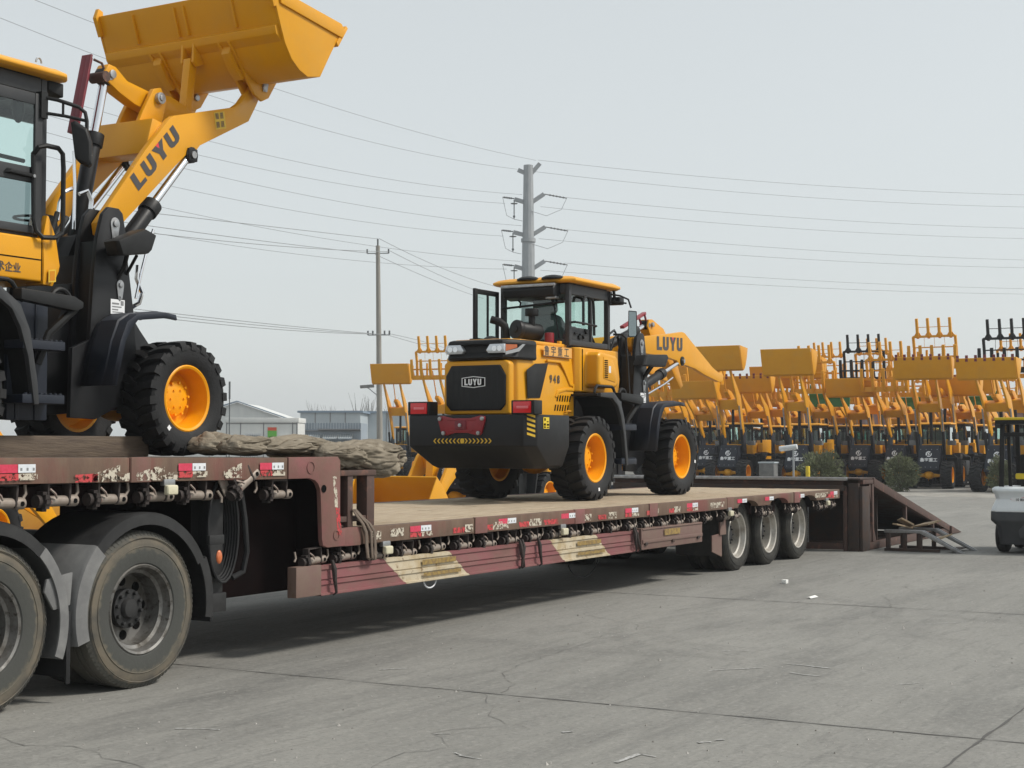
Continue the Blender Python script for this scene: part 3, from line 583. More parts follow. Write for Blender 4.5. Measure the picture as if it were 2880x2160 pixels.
def counterweight(root):
    def ring(z, xr, cx, hy, xf): return [(xr, -hy + .10, z), (cx, -hy, z), (xf, -hy, z), (xf, hy, z), (cx, hy, z), (xr, hy - .10, z)]
    g = G().loft([ring(.40, -1.22, -1.06, .74, -.74), ring(.43, -1.26, -1.10, .79, -.74), ring(.66, -1.64, -1.50, .865, -.72), ring(1.02, -1.64, -1.50, .865, -.72)])
    cw = ob('counterweight', g, 'black_paint', root, .012)
    for y0, y1, l0, l1 in ((.50, .80, .53, .755), (-.90, -.60, -.86, -.63)):
        b = ob('tail_lamp_box', G().box(-1.63, -1.44, y0, y1, 1.02, 1.18), 'black_plastic', root, .01)
        ob('tail_lamp', G().box(-1.645, -1.62, l0, l1, 1.035, 1.165), 'lamp_red', b, .008)
        ob('tail_lamp_strip', G().box(-1.652, -1.64, l0 + .03, l1 - .05, 1.085, 1.115), 'lamp_red_bright', b, .004)
    # towing plate
    P = [(-.31, .215), (-.25, .225), (-.12, .195), (.12, .195), (.25, .225), (.31, .215), (.315, .17), (.27, .02), (.25, .0), (.20, .0), (.08, .028), (-.08, .028), (-.20, .0), (-.25, .0), (-.27, .02), (-.315, .17)]
    tp = ob('tow_plate', G().prism_x([(a + .04, b + .785) for a, b in P], -1.668, -1.638), 'red_paint', root, .006)
    ob('tow_box', G().box(-1.683, -1.66, -.03, .12, .85, .955), 'burgundy', tp, .006)
    ob('tow_ribs', G().box(-1.676, -1.664, -.16, .24, .957, .967).box(-1.676, -1.664, -.12, .20, .833, .843), 'red_paint', tp, .002)
    ob('tow_pin', G().cyl((-1.68, .045, .90), (-1.70, .045, .90), .022, 14), 'steel', tp, .003)
    for y, z in ((.325, .975), (-.245, .975), (.275, .81), (-.195, .81)): ob('bolt', G().cyl((-1.665, y, z), (-1.69, y, z), .024, 12), 'steel', tp, .004)
    g = G()
    for k in range(-7, 8):
        y = .04 - k * .053; s = 0 if k == 0 else (1 if k > 0 else -1); a = .022
        if s == 0: g.add([(-1.6445, y + p, .72 + q) for p, q in ((-.02, .028), (-.028, 0), (-.02, -.028), (.02, -.028), (.028, 0), (.02, .028))], [tuple(range(6))])
        else:
            t = .018
            g.add([(-1.6445, y - s * p, .72 + q) for p, q in ((-a, .028), (-a + t, .028), (a, 0), (-a + t, -.028), (-a, -.028), (a - t, 0))], [tuple(range(6))])
    ob('chevron_strip', g, 'yellow_decal', cw)
    g = G()
    A, B = Vector((-1.64, -.765, 0)), Vector((-1.50, -.865, 0)); nn = Vector((-.58, -.81, 0)).normalized() * .004
    for k in range(5):
        z = .76 + k * .055; p, q = A.lerp(B, .25) + nn, A.lerp(B, .85) + nn
        g.add([(p.x, p.y, z + .03), (q.x, q.y, z), (q.x, q.y, z + .028), (p.x, p.y, z + .058)], [(0, 1, 2, 3)])
    ob('hazard_stripes', g, 'yellow_decal', cw)
    ob('warning_label', flat([(0, 0), (.14, 0), (.14, .13), (0, .13)], (-1.36, -.869, .86), (1, 0, 0), (0, 0, 1)), 'safety_yellow', cw)
    g = G()
    for a, b, c, d in ((.01, .01, .055, .025), (.01, .035, .055, .06), (.08, .01, .13, .02), (.08, .035, .13, .055), (.08, .075, .12, .085), (.02, .09, .05, .12)): flat([(a, b), (c, b), (c, d), (a, d)], (-1.36, -.8715, .86), (1, 0, 0), (0, 0, 1), g)
    ob('label_print', g, 'ink_hole_black', cw)

def front_frame(root, ft=2.57, FP=((1.52, 1.71), (1.62, 1.855), (2.26, 1.89), (2.31, 1.85), (2.2, 1.715))):
    for sd in (-1, 1):
        ya, yb = sorted((sd * .53, sd * .485)); yc, yd = sorted((sd * .315, sd * .27))
        P = [(1.50, .33), (1.80, .32), (2.28, .52), (2.28, .95), (2.25, 1.25), (2.17, 1.71), (2.14, 1.96), (2.10, 2.13), (2.05, 2.17), (1.93, 2.17), (1.86, 2.10), (1.80, 1.9), (1.76, 1.6), (1.72, 1.0), (1.52, .92)]
        ob('tower_plate', G().prism(P, ya, yb), 'black_paint', root, .008)
        ob('tower_plate', G().prism(P[2:-1] + [(1.72, .7)], yc, yd), 'black_paint', root, .008)
        y0, y1 = sorted((sd * .484, sd * .316)); ob('tower_back', G().prism([(1.74, .5), (1.79, .5), (1.86, 1.86), (1.81, 1.86)], y0, y1), 'black_paint', root, .006)
        # pivot pins with drop-shaped locking plates
        for (px, pz, sc) in ((2.0, 2.03, 1.0), (2.07, 1.50, .8)):
            k = ob('pin_plate', G().prism([(px + .055 * sc * math.cos(t), pz + .055 * sc * math.sin(t)) for t in [math.pi * (j / 8) - .15 * (1 - j / 4) for j in range(9)]] + [(px - .03 * sc, pz - .15 * sc), (px, pz - .175 * sc), (px + .03 * sc, pz - .15 * sc)], *sorted((sd * .531, sd * .54))), 'steel', root, .002)
            ob('pin', G().cyl((px, sd * .538, pz), (px, sd * .556, pz), .03 * sc, 14), 'steel', k, .003); ob('bolt', G().cyl((px, sd * .538, pz - .13 * sc), (px, sd * .55, pz - .13 * sc), .014 * sc, 8), 'steel', k)
        ob('data_plate', flat([(0, 0), (.17 if sd < 0 else .17, 0), (.17, .13), (0, .13)], (1.96, sd * .5325, 1.24), (1, 0, 0), (0, 0, 1)), 'white_decal', root)
        if sd < 0:
            g = G()
            for a, b, c, d in ((.015, .085, .10, .10), (.015, .06, .13, .07), (.015, .035, .09, .045), (.02, .015, .15, .022), (.12, .08, .155, .12)): flat([(a, b), (c, b), (c, d), (a, d)], (1.96, -.5345, 1.24), (1, 0, 0), (0, 0, 1), g)
            ob('plate_print', g, 'seam_grey', root)
    ob('front_frame', G().prism([(1.45, .35), (2.9, .45), (3.0, .75), (2.6, 1.15), (2.3, 1.5), (1.75, 1.5), (1.5, .95)], -.269, .269), 'black_paint', root, .01)
    ob('tower_crossplate', G().box(1.80, 1.84, -.27, .27, 1.2, 1.75), 'black_paint', root, .005)
    # fenders over the front wheels
    for sd in (-1, 1):
        prof = [(1.60, .60), (1.70, .98), (1.78, 1.15), (1.90, 1.22), (ft - .14, 1.26), (ft, 1.25)]
        ring = lambda y, o: [(x - (o if i < 3 else 0), y, z + (o if i >= 2 else 0)) for i, (x, z) in enumerate(prof)]
        g = G(); ys = [(-.48, -.02), (-.60, .0), (-.61, .012), (-.80, .012), (-.81, 0), (-.90, -.005), (-.915, -.05)]
        rows = [[(x - (o * 1.0 if i < 3 else 0), -sd * y, z + (o if i >= 2 else 0)) for i, (x, z) in enumerate(prof)] for y, o in ys]
        n = len(prof); vs = [p for r in rows for p in r]; fs = [(i * n + k, i * n + k + 1, (i + 1) * n + k + 1, (i + 1) * n + k) for i in range(len(rows) - 1) for k in range(n - 1)]
        g.add(vs, fs); f = ob('front_fender', g, 'navy_paint', root)
        md = f.modifiers.new('solid', 'SOLIDIFY'); md.thickness = .018; md.offset = -1
        # side flood lamp on a bracket
        fc = (sum(p[0] for p in FP) / len(FP), sum(p[1] for p in FP) / len(FP))
        fl = ob('flood_lamp', G().loft([[(fc[0] + (x - fc[0]) * k, sd * yy, fc[1] + (z - fc[1]) * k) for x, z in FP] for yy, k in ((.58, .75), (.62, .95), (.76, 1.0), (.80, .93))]), 'black_plastic', root, .012)
        ob('bracket', G().tube([(2.05, sd * .52, 1.55), (2.07, sd * .58, 1.66), (2.0, sd * .68, 1.75)], .02, 8).tube([(2.16, sd * .52, 1.6), (2.14, sd * .66, 1.76)], .015, 6), 'black_plastic', fl)
    ob('front_axle', G().cyl((2.6, -.6, .515), (2.6, -.2, .515), .085, 14, .12).cyl((2.6, .6, .515), (2.6, .2, .515), .085, 14, .12).ell((2.6, 0, .515), (.22, .24, .2), 16, 10), 'yellow', root)
    ob('axle_mount', G().prism([(1.9, .40), (2.3, .46), (2.3, .62), (2.0, .58)], -.4, .4), 'yellow_dull', root, .01)
    ob('rear_axle', G().cyl((0, -.6, .515), (0, .6, .515), .09, 14).ell((0, 0, .515), (.22, .22, .2), 16, 10), 'yellow_dull', root)
    ob('rear_frame', G().box(-.9, 1.2, -.34, .34, .45, 1.02).box(1.1, 1.6, -.2, .2, .45, .9), 'black_plastic', root, .01)

def platform(root):
    for sd in (-1, 1):
        # rear fender arch, walkway beam and steps
        P = [(.02, 1.30), (.12, 1.305), (.22, 1.31), (.42, 1.30), (.60, 1.18), (.70, 1.0), (.78, .62), (.80, .45)]; Q = [(x + .0, z - .03) for x, z in P[:3]] + [(.40, 1.265), (.565, 1.155), (.665, .985), (.745, .61), (.765, .45)]
        y0, y1 = sorted((sd * .36, sd * .86)); ob('rear_fender', G().prism(P + Q[::-1], y0, y1), 'black_plastic', root, .006)
        y0, y1 = sorted((sd * .845, sd * .895)); ob('fender_lip', G().prism([(.05, 1.31), (.42, 1.325), (.62, 1.20), (.72, 1.0), (.80, .60), (.82, .42), (.77, .42), (.70, .80), (.62, 1.02), (.53, 1.16), (.38, 1.25), (.05, 1.26)], y0, y1), 'cab_grey', root, .008)
        y0, y1 = sorted((sd * .80, sd * .90)); ob('walkway_beam', G().prism([(.62, 1.24), (1.20, 1.19), (1.28, 1.22), (1.28, 1.27), (1.18, 1.31), (.62, 1.33)], y0, y1), 'black_plastic', root, .012)
        ob('walkway_brace', G().tube([(1.24, sd * .85, 1.22), (1.0, sd * .8, 1.0), (.93, sd * .75, .75)], .035, 8), 'black_plastic', root)
        y0, y1 = sorted((sd * .62, sd * .66)); ob('step_panel', G().box(.70, 1.12, y0, y1, .30, 1.28).box(.78, .82, y0 - .01, y1 + .01, .30, 1.28).box(.98, 1.02, y0 - .01, y1 + .01, .30, 1.28), 'navy_paint', root, .006)
        for z in (.43, .86):
            g = G().box(.66, 1.10, *sorted((sd * .665, sd * .88)), z, z + .07)
            for k in range(8): g.prism([(.68 + k * .052, z + .071), (.70 + k * .052, z + .085), (.72 + k * .052, z + .071)], *sorted((sd * .855, sd * .879)))
            ob('step', g, 'navy_paint', root, .005)
        ob('fender_rail', G().tube([(.10, sd * .78, 1.31), (.12, sd * .78, 1.36), (.17, sd * .78, 1.40), (.58, sd * .78, 1.40), (.63, sd * .78, 1.38), (.74, sd * .78, 1.24)], .018, 8), 'black_plastic', root)
        ob('air_hose', G().tube([(1.36 + .12 * math.cos(t), sd * .55, 1.27 + .13 * math.sin(t)) for t in [math.pi * k / 10 for k in range(11)]], .022, 8), 'black_plastic', root)

def cab_lower(root, z0, ztop):
    # yellow cab base with rounded side box
    ob('cab_base', G().prism_z([(.10, -.50), (.16, -.56), (1.22, -.56), (1.30, -.48), (1.30, .48), (1.22, .56), (.16, .56), (.10, .50)], z0, ztop), 'yellow', root, .02, 3)
    ob('cab_base_front', G().prism([(1.28, z0), (1.36, z0 + .04), (1.40, z0 + .2), (1.33, ztop - .05), (1.28, ztop)], -.5, .5), 'yellow', root, .02, 3)

# ---- loader parked on the low deck
def loader_mid():
    root = thing('wheel_loader', 'yellow and black wheel loader on the low trailer deck seen from behind, arm lowered', 'wheel loader', (16.8, 1.9, .97))
    loader_wheels(root); counterweight(root); hood(root, True); front_frame(root); platform(root)
    cab_lower(root, 1.33, 1.88)
    # rounded side box on the right
    def rr(e, y): return [(.29 + e, y, 1.43 + e * 1.4), (.34 + e, y, 1.39 + e), (.79 - e, y, 1.39 + e), (.86 - e, y, 1.43 + e), (.86 - e, y, 1.76 - e), (.80 - e, y, 1.80 - e), (.36 + e, y, 1.83 - e), (.30 + e, y, 1.79 - e)]
    bx = ob('side_box', G().loft([rr(-.02, -.55), rr(0, -.58), rr(0, -.72), rr(.025, -.745)]), 'yellow', root, .02, 3)
    Pq = [(.42, 1.50), (.75, 1.46), (.79, 1.50), (.79, 1.58), (.68, 1.74), (.42, 1.77)]
    ob('box_panel', G().prism(Pq, -.752, -.735), 'yellow', bx, .006)
    g = G()
    for k in range(9): g.box(.44, .53, -.757, -.745, 1.51 + k * .026, 1.523 + k * .026)
    ob('louvre', g, 'ink_hole_black', bx)
    ob('box_label', flat([(0, 0), (.06, 0), (.06, .085), (0, .085)], (.56, -.7535, 1.575), (1, 0, 0), (0, 0, 1)), 'refl_white', bx)
    ob('base_seam', G().box(.20, .215, -.566, -.558, 1.35, 1.86), 'ink_hole_black', root)
    cab(root, 0.0, 1.14, .49, 1.90, 2.66, 2.2, .59)
    # lower guard panel in the right rear window and grab rails
    ob('cab_guard_panel', G().box(.06, .58, -.475, -.455, 1.95, 2.13), 'cab_grey', root, .006)
    g = G()
    for k in range(7): a, b = random.uniform(.08, .5), random.uniform(1.97, 2.1); g.box(a, a + random.uniform(.03, .09), -.50, -.476, b, b + random.uniform(.02, .05))
    ob('valve_block', g, 'black_plastic', root, .004)
    ob('grab_rail', G().tube([(.02, -.50, 2.18), (.04, -.55, 2.185), (.30, -.56, 2.18), (.60, -.56, 2.17), (.66, -.50, 2.165)], .014, 8).tube([(.30, -.53, 2.16), (.30, -.53, 2.46), (.32, -.53, 2.51), (.38, -.53, 2.53), (.52, -.53, 2.52), (.57, -.53, 2.48), (.585, -.53, 2.40), (.60, -.53, 2.05)], .018, 8), 'black_plastic', root)
    # open left door folded back
    d = ob('cab_door', G().box(-.60, -.53, .50, .535, 1.95, 2.60).box(-.53, -.02, .502, .533, 2.535, 2.598).box(-.53, -.02, .502, .533, 1.952, 1.99).box(-.055, -.012, .50, .535, 1.953, 2.597).box(-.28, -.255, .505, .53, 1.98, 2.54), 'black_plastic', root, .006)
    ob('door_pane', G().add([(-.53, .517, 1.99), (-.05, .517, 1.99), (-.05, .517, 2.54), (-.53, .517, 2.54)], [(0, 1, 2, 3)]), 'glass', d)
    ob('door_latch', G().box(-.65, -.54, .50, .55, 1.945, 1.975), 'black_plastic', d, .004)
    # roof cooler, rear work lamp, sunshade roll
    ob('roof_cooler', G().prism([(-.16, 2.50), (.02, 2.47), (.06, 2.60), (.02, 2.66), (-.10, 2.665), (-.18, 2.60)], -.36, .36), 'black_paint', root, .02, 3)
    ob('cooler_rail', G().bar((-.17, -.38, 2.64), (-.17, .38, 2.64), .03, .035), 'steel', root, .005)
    ob('roof_fan', G().lathe([(.15, 0), (.15, .02), (.10, .045), (.04, .055), (.001, .055)], (.0, .08, 2.72), 20, 'z').lathe([(.15, 0), (.15, .02), (.10, .045), (.04, .055), (.001, .055)], (.0, -.27, 2.72), 20, 'z'), 'black_plastic', root)
    ob('wiper', G().tube([(-.01, -.25, 2.62), (-.02, -.32, 2.2), (-.02, -.36, 1.98)], .01, 6).tube([(-.01, -.20, 2.6), (-.015, -.30, 2.35)], .012, 6).tube([(-.03, .30, 2.56), (-.03, .18, 2.45), (-.03, .19, 2.38)], .013, 6), 'black_plastic', root)
    ob('rear_rail', G().tube([(-.05, .45, 2.38), (-.06, .1, 2.40), (-.06, -.46, 2.43)], .014, 8), 'black_plastic', root)
    wl = ob('rear_work_lamp', G().box(-.12, -.02, -.36, -.22, 2.47, 2.51), 'steel', root, .01)
    ob('bracket', G().bar((-.05, -.29, 2.51), (-.02, -.29, 2.64), .02, .02), 'black_plastic', wl)
    # intake filter, precleaner, exhaust
    af = ob('air_filter', G().cyl((-.45, -.03, 2.075), (-.14, -.14, 2.055), .105, 24), 'black_plastic', root, .015)
    ob('filter_cap', G().cyl((-.50, -.012, 2.08), (-.44, -.033, 2.074), .118, 24).cyl((-.515, -.007, 2.081), (-.49, -.016, 2.079), .05, 14), 'black_paint', af, .008)
    ob('precleaner', G().cyl((-.30, -.13, 2.10), (-.30, -.13, 2.25), .042, 14).cyl((-.30, -.13, 2.25), (-.30, -.13, 2.34), .085, 20), 'black_plastic', af, .012)
    ob('exhaust_pipe', G().tube([(-.35, .20, 1.88), (-.35, .20, 2.06), (-.36, .22, 2.14), (-.38, .28, 2.19), (-.42, .38, 2.22)], .048, 12), 'black_plastic', root)
    ob('fire_extinguisher', G().cyl((-.13, -.28, 1.90), (-.13, -.28, 2.05), .06, 14), 'red_paint', root, .02)
    ob('engine_mount', G().ell((-.5, .33, 1.93), (.14, .10, .08), 14, 8), 'black_plastic', root)
    # front lamp and mirror
    lp = ob('work_lamp', G().box(1.20, 1.33, -.60, -.40, 2.49, 2.59), 'black_plastic', root, .02, 3)
    ob('lamp_stem', G().bar((1.24, -.5, 2.58), (1.22, -.5, 2.70), .03, .03), 'black_plastic', lp)
    mirror(root, 1.12, -.49, 2.50)
    ob('hand_rail', G().tube([(1.16, -.52, 2.10), (1.22, -.62, 2.10), (1.25, -.66, 2.05), (1.26, -.68, 1.7), (1.26, -.70, 1.33)], .014, 8), 'black_plastic', root)
    # arms
    near = arms(root, ARM1, (3.45, 2.03), (.2, .15))
    lg, la = luyu((2.70, -.4385, 1.985), Vector((1, 0, .03)).normalized() * 1.5, (0, 0, 1), .19)
    t = ob('arm_lettering', lg, 'grey_decal', near); ob('lettering_accent', la, 'red_decal', near)
    for sd in (-1, 1): hyd(root, 'lift_cylinder', (2.15, sd * .40 * 1, 1.42), (3.57, sd * .40, 1.87), .56, .062, .034)
    ob('grease_pipe', G().tube([(2.25, -.46, 1.34), (2.9, -.46, 1.52), (3.2, -.45, 1.62)], .014, 6), 'chrome', root)
    ob('rocker', G().prism([(3.20, 2.36), (3.25, 2.46), (3.36, 2.47), (3.75, 2.36), (4.15, 2.02), (4.45, 1.55), (4.35, 1.5), (3.9, 1.9), (3.5, 2.05), (3.30, 2.22)], -.07, .07), 'yellow', root, .012)
    ob('rocker_pin', G().cyl((3.34, -.1, 2.39), (3.34, .1, 2.39), .035, 14), 'steel', root, .004)
    hyd(root, 'tilt_cylinder', (2.05, 0, 2.02), (3.26, 0, 2.38), .72, .065, .036)
    ob('safety_strut', G().bar((2.50, 0, 2.30), (3.24, 0, 2.55), .06, .04), 'red_paint', root, .004)
    ob('strut_link', G().bar((3.18, -.03, 2.53), (3.26, -.03, 2.38), .02, .03).bar((3.10, .03, 2.51), (3.20, .03, 2.38), .02, .03), 'burgundy', root, .002)
    ob('hydraulic_hose', G().tube([(2.0, -.2, 2.0), (1.9, -.22, 2.15), (1.75, -.25, 2.1), (1.6, -.25, 1.9), (1.55, -.22, 1.6)], .016, 6).tube([(2.1, -.15, 2.1), (1.95, -.15, 2.22), (1.7, -.2, 2.15), (1.55, -.2, 1.8)], .016, 6).tube([(2.0, .15, 2.0), (1.9, .17, 2.15), (1.65, .2, 2.1), (1.55, .2, 1.7)], .016, 6), 'black_plastic', root)
    return root
def mirror(root, x, y, z, s=1.0):
    b = ob('mirror_bracket', G().tube([(x, y, z + .12), (x + .06, y - .12, z + .10), (x + .10, y - .22, z + .05), (x + .12, y - .25, z - .06)], .012, 8).tube([(x, y, z + .03), (x + .09, y - .20, z + .0)], .011, 8).tube([(x + .03, y - .06, z + .11), (x + .03, y - .06, z + .03)], .009, 6).box(x - .03, x + .03, y - .02, y + .02, z - .02, z + .15), 'black_plastic', root)
    mc = Vector((x + .13, y - .26, z - .26)); mu = Vector((.42, -.90, 0)); mn = Vector((.90, .42, 0)); MP = [(-.05, .17), (.06, .16), (.065, -.15), (.05, -.18), (-.045, -.18), (-.055, -.15)]
    m = ob('mirror', G().loft([[tuple(mc + mu * a + Vector((0, 0, b)) + mn * d) for a, b in MP] for d in (0, .035)]), 'black_plastic', root, .012)
    ob('mirror_glass', G().add([tuple(mc + mu * a * .82 + Vector((0, 0, b * .92)) - mn * .003) for a, b in MP], [tuple(range(6))]), 'mirror_glass', m)
L1 = loader_mid()

# ---- loader on the gooseneck, arm and bucket raised
def loader_left():
    s = .91
    root = thing('wheel_loader', 'yellow wheel loader on the raised front of the trailer with its big bucket lifted high', 'wheel loader', (9.59 - 2.6 * s, 1.9, 1.555), s=s)
    loader_wheels(root); counterweight(root); hood(root, False); front_frame(root, 2.38, ((1.76, 1.84), (2.11, 1.985), (2.25, 1.945), (2.19, 1.80), (2.15, 1.765), (1.82, 1.715))); platform(root)
    ob('cab_base', G().prism_z([(.10, -.50), (.16, -.56), (1.20, -.56), (1.34, -.40), (1.34, .40), (1.20, .56), (.16, .56), (.10, .50)], 1.44, 1.80), 'yellow', root, .02, 3)
    ob('cab_corner', G().loft([[(1.15, -.57, 1.42), (1.32, -.50, 1.42), (1.36, -.36, 1.45), (1.15, -.36, 1.42)], [(1.15, -.575, 1.52), (1.37, -.52, 1.55), (1.40, -.36, 1.55), (1.15, -.36, 1.52)], [(1.15, -.575, 1.58), (1.38, -.52, 1.60), (1.41, -.36, 1.60), (1.15, -.36, 1.58)], [(1.15, -.565, 1.82), (1.34, -.51, 1.84), (1.36, -.36, 1.84), (1.15, -.36, 1.82)], [(1.20, -.555, 2.0), (1.24, -.53, 2.0), (1.25, -.36, 2.0), (1.2, -.36, 2.0)]]), 'yellow', root, .012)
    ob('seam', G().box(.3, 1.14, -.563, -.5595, 1.615, 1.625).box(1.135, 1.143, -.563, -.5595, 1.45, 1.80), 'ink_hole_black', root)
    cab(root, 0.0, 1.24, .50, 1.78, 3.14, 2.3, .62, full=False, door_open=True)
    # right door
    zz = 1.80
    d = ob('cab_door', G().box(.10, .17, -.535, -.503, 1.83, 3.0).box(1.08, 1.16, -.535, -.503, 1.83, 3.0).box(.17, 1.08, -.533, -.505, 2.90, 2.998).box(.17, 1.08, -.533, -.505, 1.832, 1.90).box(.17, 1.08, -.534, -.504, 2.25, 2.38), 'cab_grey', root, .012)
    ob('door_pane', G().add([(.17, -.52, 2.38), (1.08, -.52, 2.38), (1.08, -.52, 2.90), (.17, -.52, 2.90)], [(0, 1, 2, 3)]), 'glass', d)
    ob('door_pane', G().add([(.17, -.52, 1.90), (1.08, -.52, 1.90), (1.08, -.52, 2.25), (.17, -.52, 2.25)], [(0, 1, 2, 3)]), 'glass_dark', d)
    ob('door_handle', G().loft([[(.74, -.536, 2.29), (1.06, -.536, 2.28), (1.06, -.536, 2.325), (.78, -.536, 2.335)], [(.78, -.575, 2.295), (1.02, -.575, 2.288), (1.02, -.575, 2.315), (.80, -.575, 2.325)]]), 'black_plastic', d, .008)
    ob('door_lock', G().cyl((1.035, -.57, 2.30), (1.035, -.582, 2.30), .014, 10), 'steel', d)
    ob('grab_handle', G().tube([(1.05, -.54, 2.48), (1.06, -.60, 2.54), (1.12, -.62, 2.56), (1.25, -.62, 2.56), (1.30, -.62, 2.52), (1.31, -.62, 2.4), (1.31, -.62, 1.95), (1.30, -.62, 1.86), (1.22, -.62, 1.81), (1.10, -.61, 1.80), (1.06, -.58, 1.85), (1.05, -.56, 1.95), (1.05, -.545, 2.48)], .021, 8), 'black_plastic', root)
    ob('inner_rail', G().tube([(.3, -.47, 2.47), (.6, -.47, 2.44), (1.02, -.47, 2.43)], .018, 8), 'black_plastic', root)
    ob('key_fan', G().ell((.98, -.44, 2.86), (.06, .04, .12), 14, 10), 'black_plastic', root)
    lp = ob('work_lamp', G().loft([[(1.27, -.48, 3.07), (1.27, -.30, 3.07), (1.27, -.30, 3.15), (1.27, -.48, 3.15)], [(1.40, -.52, 3.02), (1.40, -.28, 3.02), (1.40, -.28, 3.14), (1.40, -.52, 3.14)]]), 'black_plastic', root, .012)
    ob('lamp_stem', G().bar((1.32, -.4, 3.13), (1.32, -.4, 3.2), .04, .04), 'black_plastic', lp)
    ob('roof_eye', G().tube([(1.12 + .03 * math.cos(t), -.52, 3.26 + .04 * math.sin(t)) for t in [math.pi * k / 8 for k in range(9)]], .008, 6), 'galvanised', root)
    # big mirror on tube bracket
    ob('mirror_bracket', G().tube([(1.16, -.53, 2.98), (1.24, -.62, 2.96), (1.36, -.74, 2.91), (1.40, -.77, 2.87), (1.41, -.78, 2.80), (1.41, -.78, 2.45)], .016, 8).tube([(1.16, -.53, 2.85), (1.28, -.66, 2.83), (1.41, -.78, 2.80)], .014, 8).tube([(1.27, -.65, 2.95), (1.27, -.65, 2.83)], .011, 6).box(1.12, 1.19, -.56, -.49, 2.80, 3.02), 'black_plastic', root)
    mc = Vector((1.33, -.80, 2.585)); mu = Vector((.50, -.85, 0)); mn = Vector((.85, .50, 0)); MP = [(-.085, .185), (-.05, .20), (.055, .13), (.09, .02), (.095, -.16), (.07, -.19), (.0, -.165), (-.045, -.12)]
    m = ob('mirror', G().loft([[tuple(mc + mu * a * k + Vector((0, 0, b * k)) + mn * d) for a, b in MP] for d, k in ((-.045, .82), (-.03, .97), (.0, 1.0), (.02, 1.0))]), 'black_plastic', root, .006)
    # base lettering, tail of a longer line
    vs, fs = text_geo('技术企业', .085, .0015); ob('base_lettering', place2d([(a, b) for a, b, c in vs], fs, (.58, -.5635, 1.50), (1, 0, 0), (0, 0, 1)), 'grey_decal', root)
    ob('warning_label', flat([(0, 0), (.1, .015), (.1, .12), (0, .105)], (1.20, -.578, 1.44), (1, 0.2, 0), (0, 0, 1)), 'yellow_decal', root)
    ob('label_print', flat([(.015, .015), (.085, .025), (.085, .105), (.015, .095)], (1.20, -.580, 1.44), (1, 0.2, 0), (0, 0, 1)), 'yellow_dull', root)
    near = arms(root, ARM2, (2.74, 2.93), (.20, .17))
    u = Vector((2.85 - 2.28, 0, 3.07 - 2.48)); L = u.length; u.normalize(); v = Vector((-u.z, 0, u.x)); h = L / 3.12 * 1.0
    lg, la = luyu(Vector((2.39, -.4385, 2.38)), u * 1.62, v, .158)
    ob('arm_lettering', lg, 'grey_decal', near); ob('lettering_accent', la, 'red_decal', near)
    ob('safety_label', flat([(0, 0), (.15, .04), (.12, .20), (-.03, .16)], (3.43, -.4375, 3.12), (1, 0, 0), (0, 0, 1)), 'yellow_decal', near)
    g = G()
    for a, b in ((.0, .02), (.065, .038), (-.015, .1), (.05, .118)): flat([(a + .012, b), (a + .058, b + .012), (a + .045, b + .068), (a, b + .056)], (3.43, -.4395, 3.12), (1, 0, 0), (0, 0, 1), g)
    ob('label_print', g, 'ochre_paint', near)
    for sd in (-1, 1):
        c = hyd(root, 'lift_cylinder', (2.22, sd * .40, 1.86), (3.09, sd * .40, 2.82), .44, .075, .038)
        ob('knuckle', G().box(3.03, 3.15, sd * .40 - .06, sd * .40 + .06, 2.76, 2.88), 'black_paint', c, .01)
    ob('hydraulic_pipe', G().tube([(2.30, -.50, 1.40), (2.34, -.52, 1.62), (2.46, -.48, 1.86), (2.55, -.47, 2.05)], .013, 6).tube([(2.28, -.46, 1.32), (2.34, -.50, 1.36), (2.38, -.5, 1.46), (2.31, -.5, 1.58), (2.32, -.5, 1.7)], .022, 6), 'chrome', root)
    # rocker, link, tilt cylinder, strut (centre line)
    for sd in (-1, 1):
        y0, y1 = sorted((sd * .10, sd * .15)); ob('rocker_bracket', G().prism([(2.60, 2.92), (2.72, 2.95), (2.97, 3.02), (3.06, 3.36), (2.98, 3.47), (2.88, 3.44), (2.74, 3.2)], y0, y1), 'yellow', root, .01)
    ob('rocker', G().prism([(2.33, 3.50), (2.38, 3.58), (2.47, 3.57), (2.62, 3.47), (2.9, 3.43), (3.2, 3.44), (3.44, 3.38), (3.52, 3.30), (3.44, 3.22), (3.2, 3.16), (2.98, 3.22), (2.72, 3.27), (2.52, 3.34), (2.36, 3.42)], -.07, .07), 'yellow', root, .015)
    ob('rocker_pin', G().cyl((2.95, -.19, 3.36), (2.95, .19, 3.36), .055, 16).cyl((2.95, -.20, 3.36), (2.95, .20, 3.36), .03, 8).cyl((2.42, -.09, 3.49), (2.42, .09, 3.49), .04, 14), 'steel', root, .005)
    ob('bucket_link', G().prism([(3.42, 3.24), (3.52, 3.22), (3.60, 3.85), (3.56, 3.90), (3.50, 3.88)], -.045, .045), 'yellow', root, .01)
    c = hyd(root, 'tilt_cylinder', (2.05, 0, 1.90), (2.40, 0, 3.47), .64, .075, .042)
    ob('cylinder_mount', G().prism([(1.80, 1.60), (2.25, 1.62), (2.14, 1.92), (2.06, 2.0), (1.97, 1.95)], -.10, .10), 'black_paint', root, .01)
    ob('safety_strut', G().prism([(2.03, 2.90), (2.11, 2.89), (2.28, 3.62), (2.20, 3.635)], .03, .09).prism([(2.03, 2.90), (2.05, 2.90), (2.22, 3.63), (2.20, 3.635)], -.03, .03), 'burgundy', root, .004)
    ob('strut_clamp', G().tube([(2.26, 0, 3.60), (2.34, -.02, 3.58), (2.37, -.05, 3.48)], .012, 6).cyl((2.33, -.09, 3.45), (2.33, .09, 3.45), .05, 12), 'rust_brown', root)
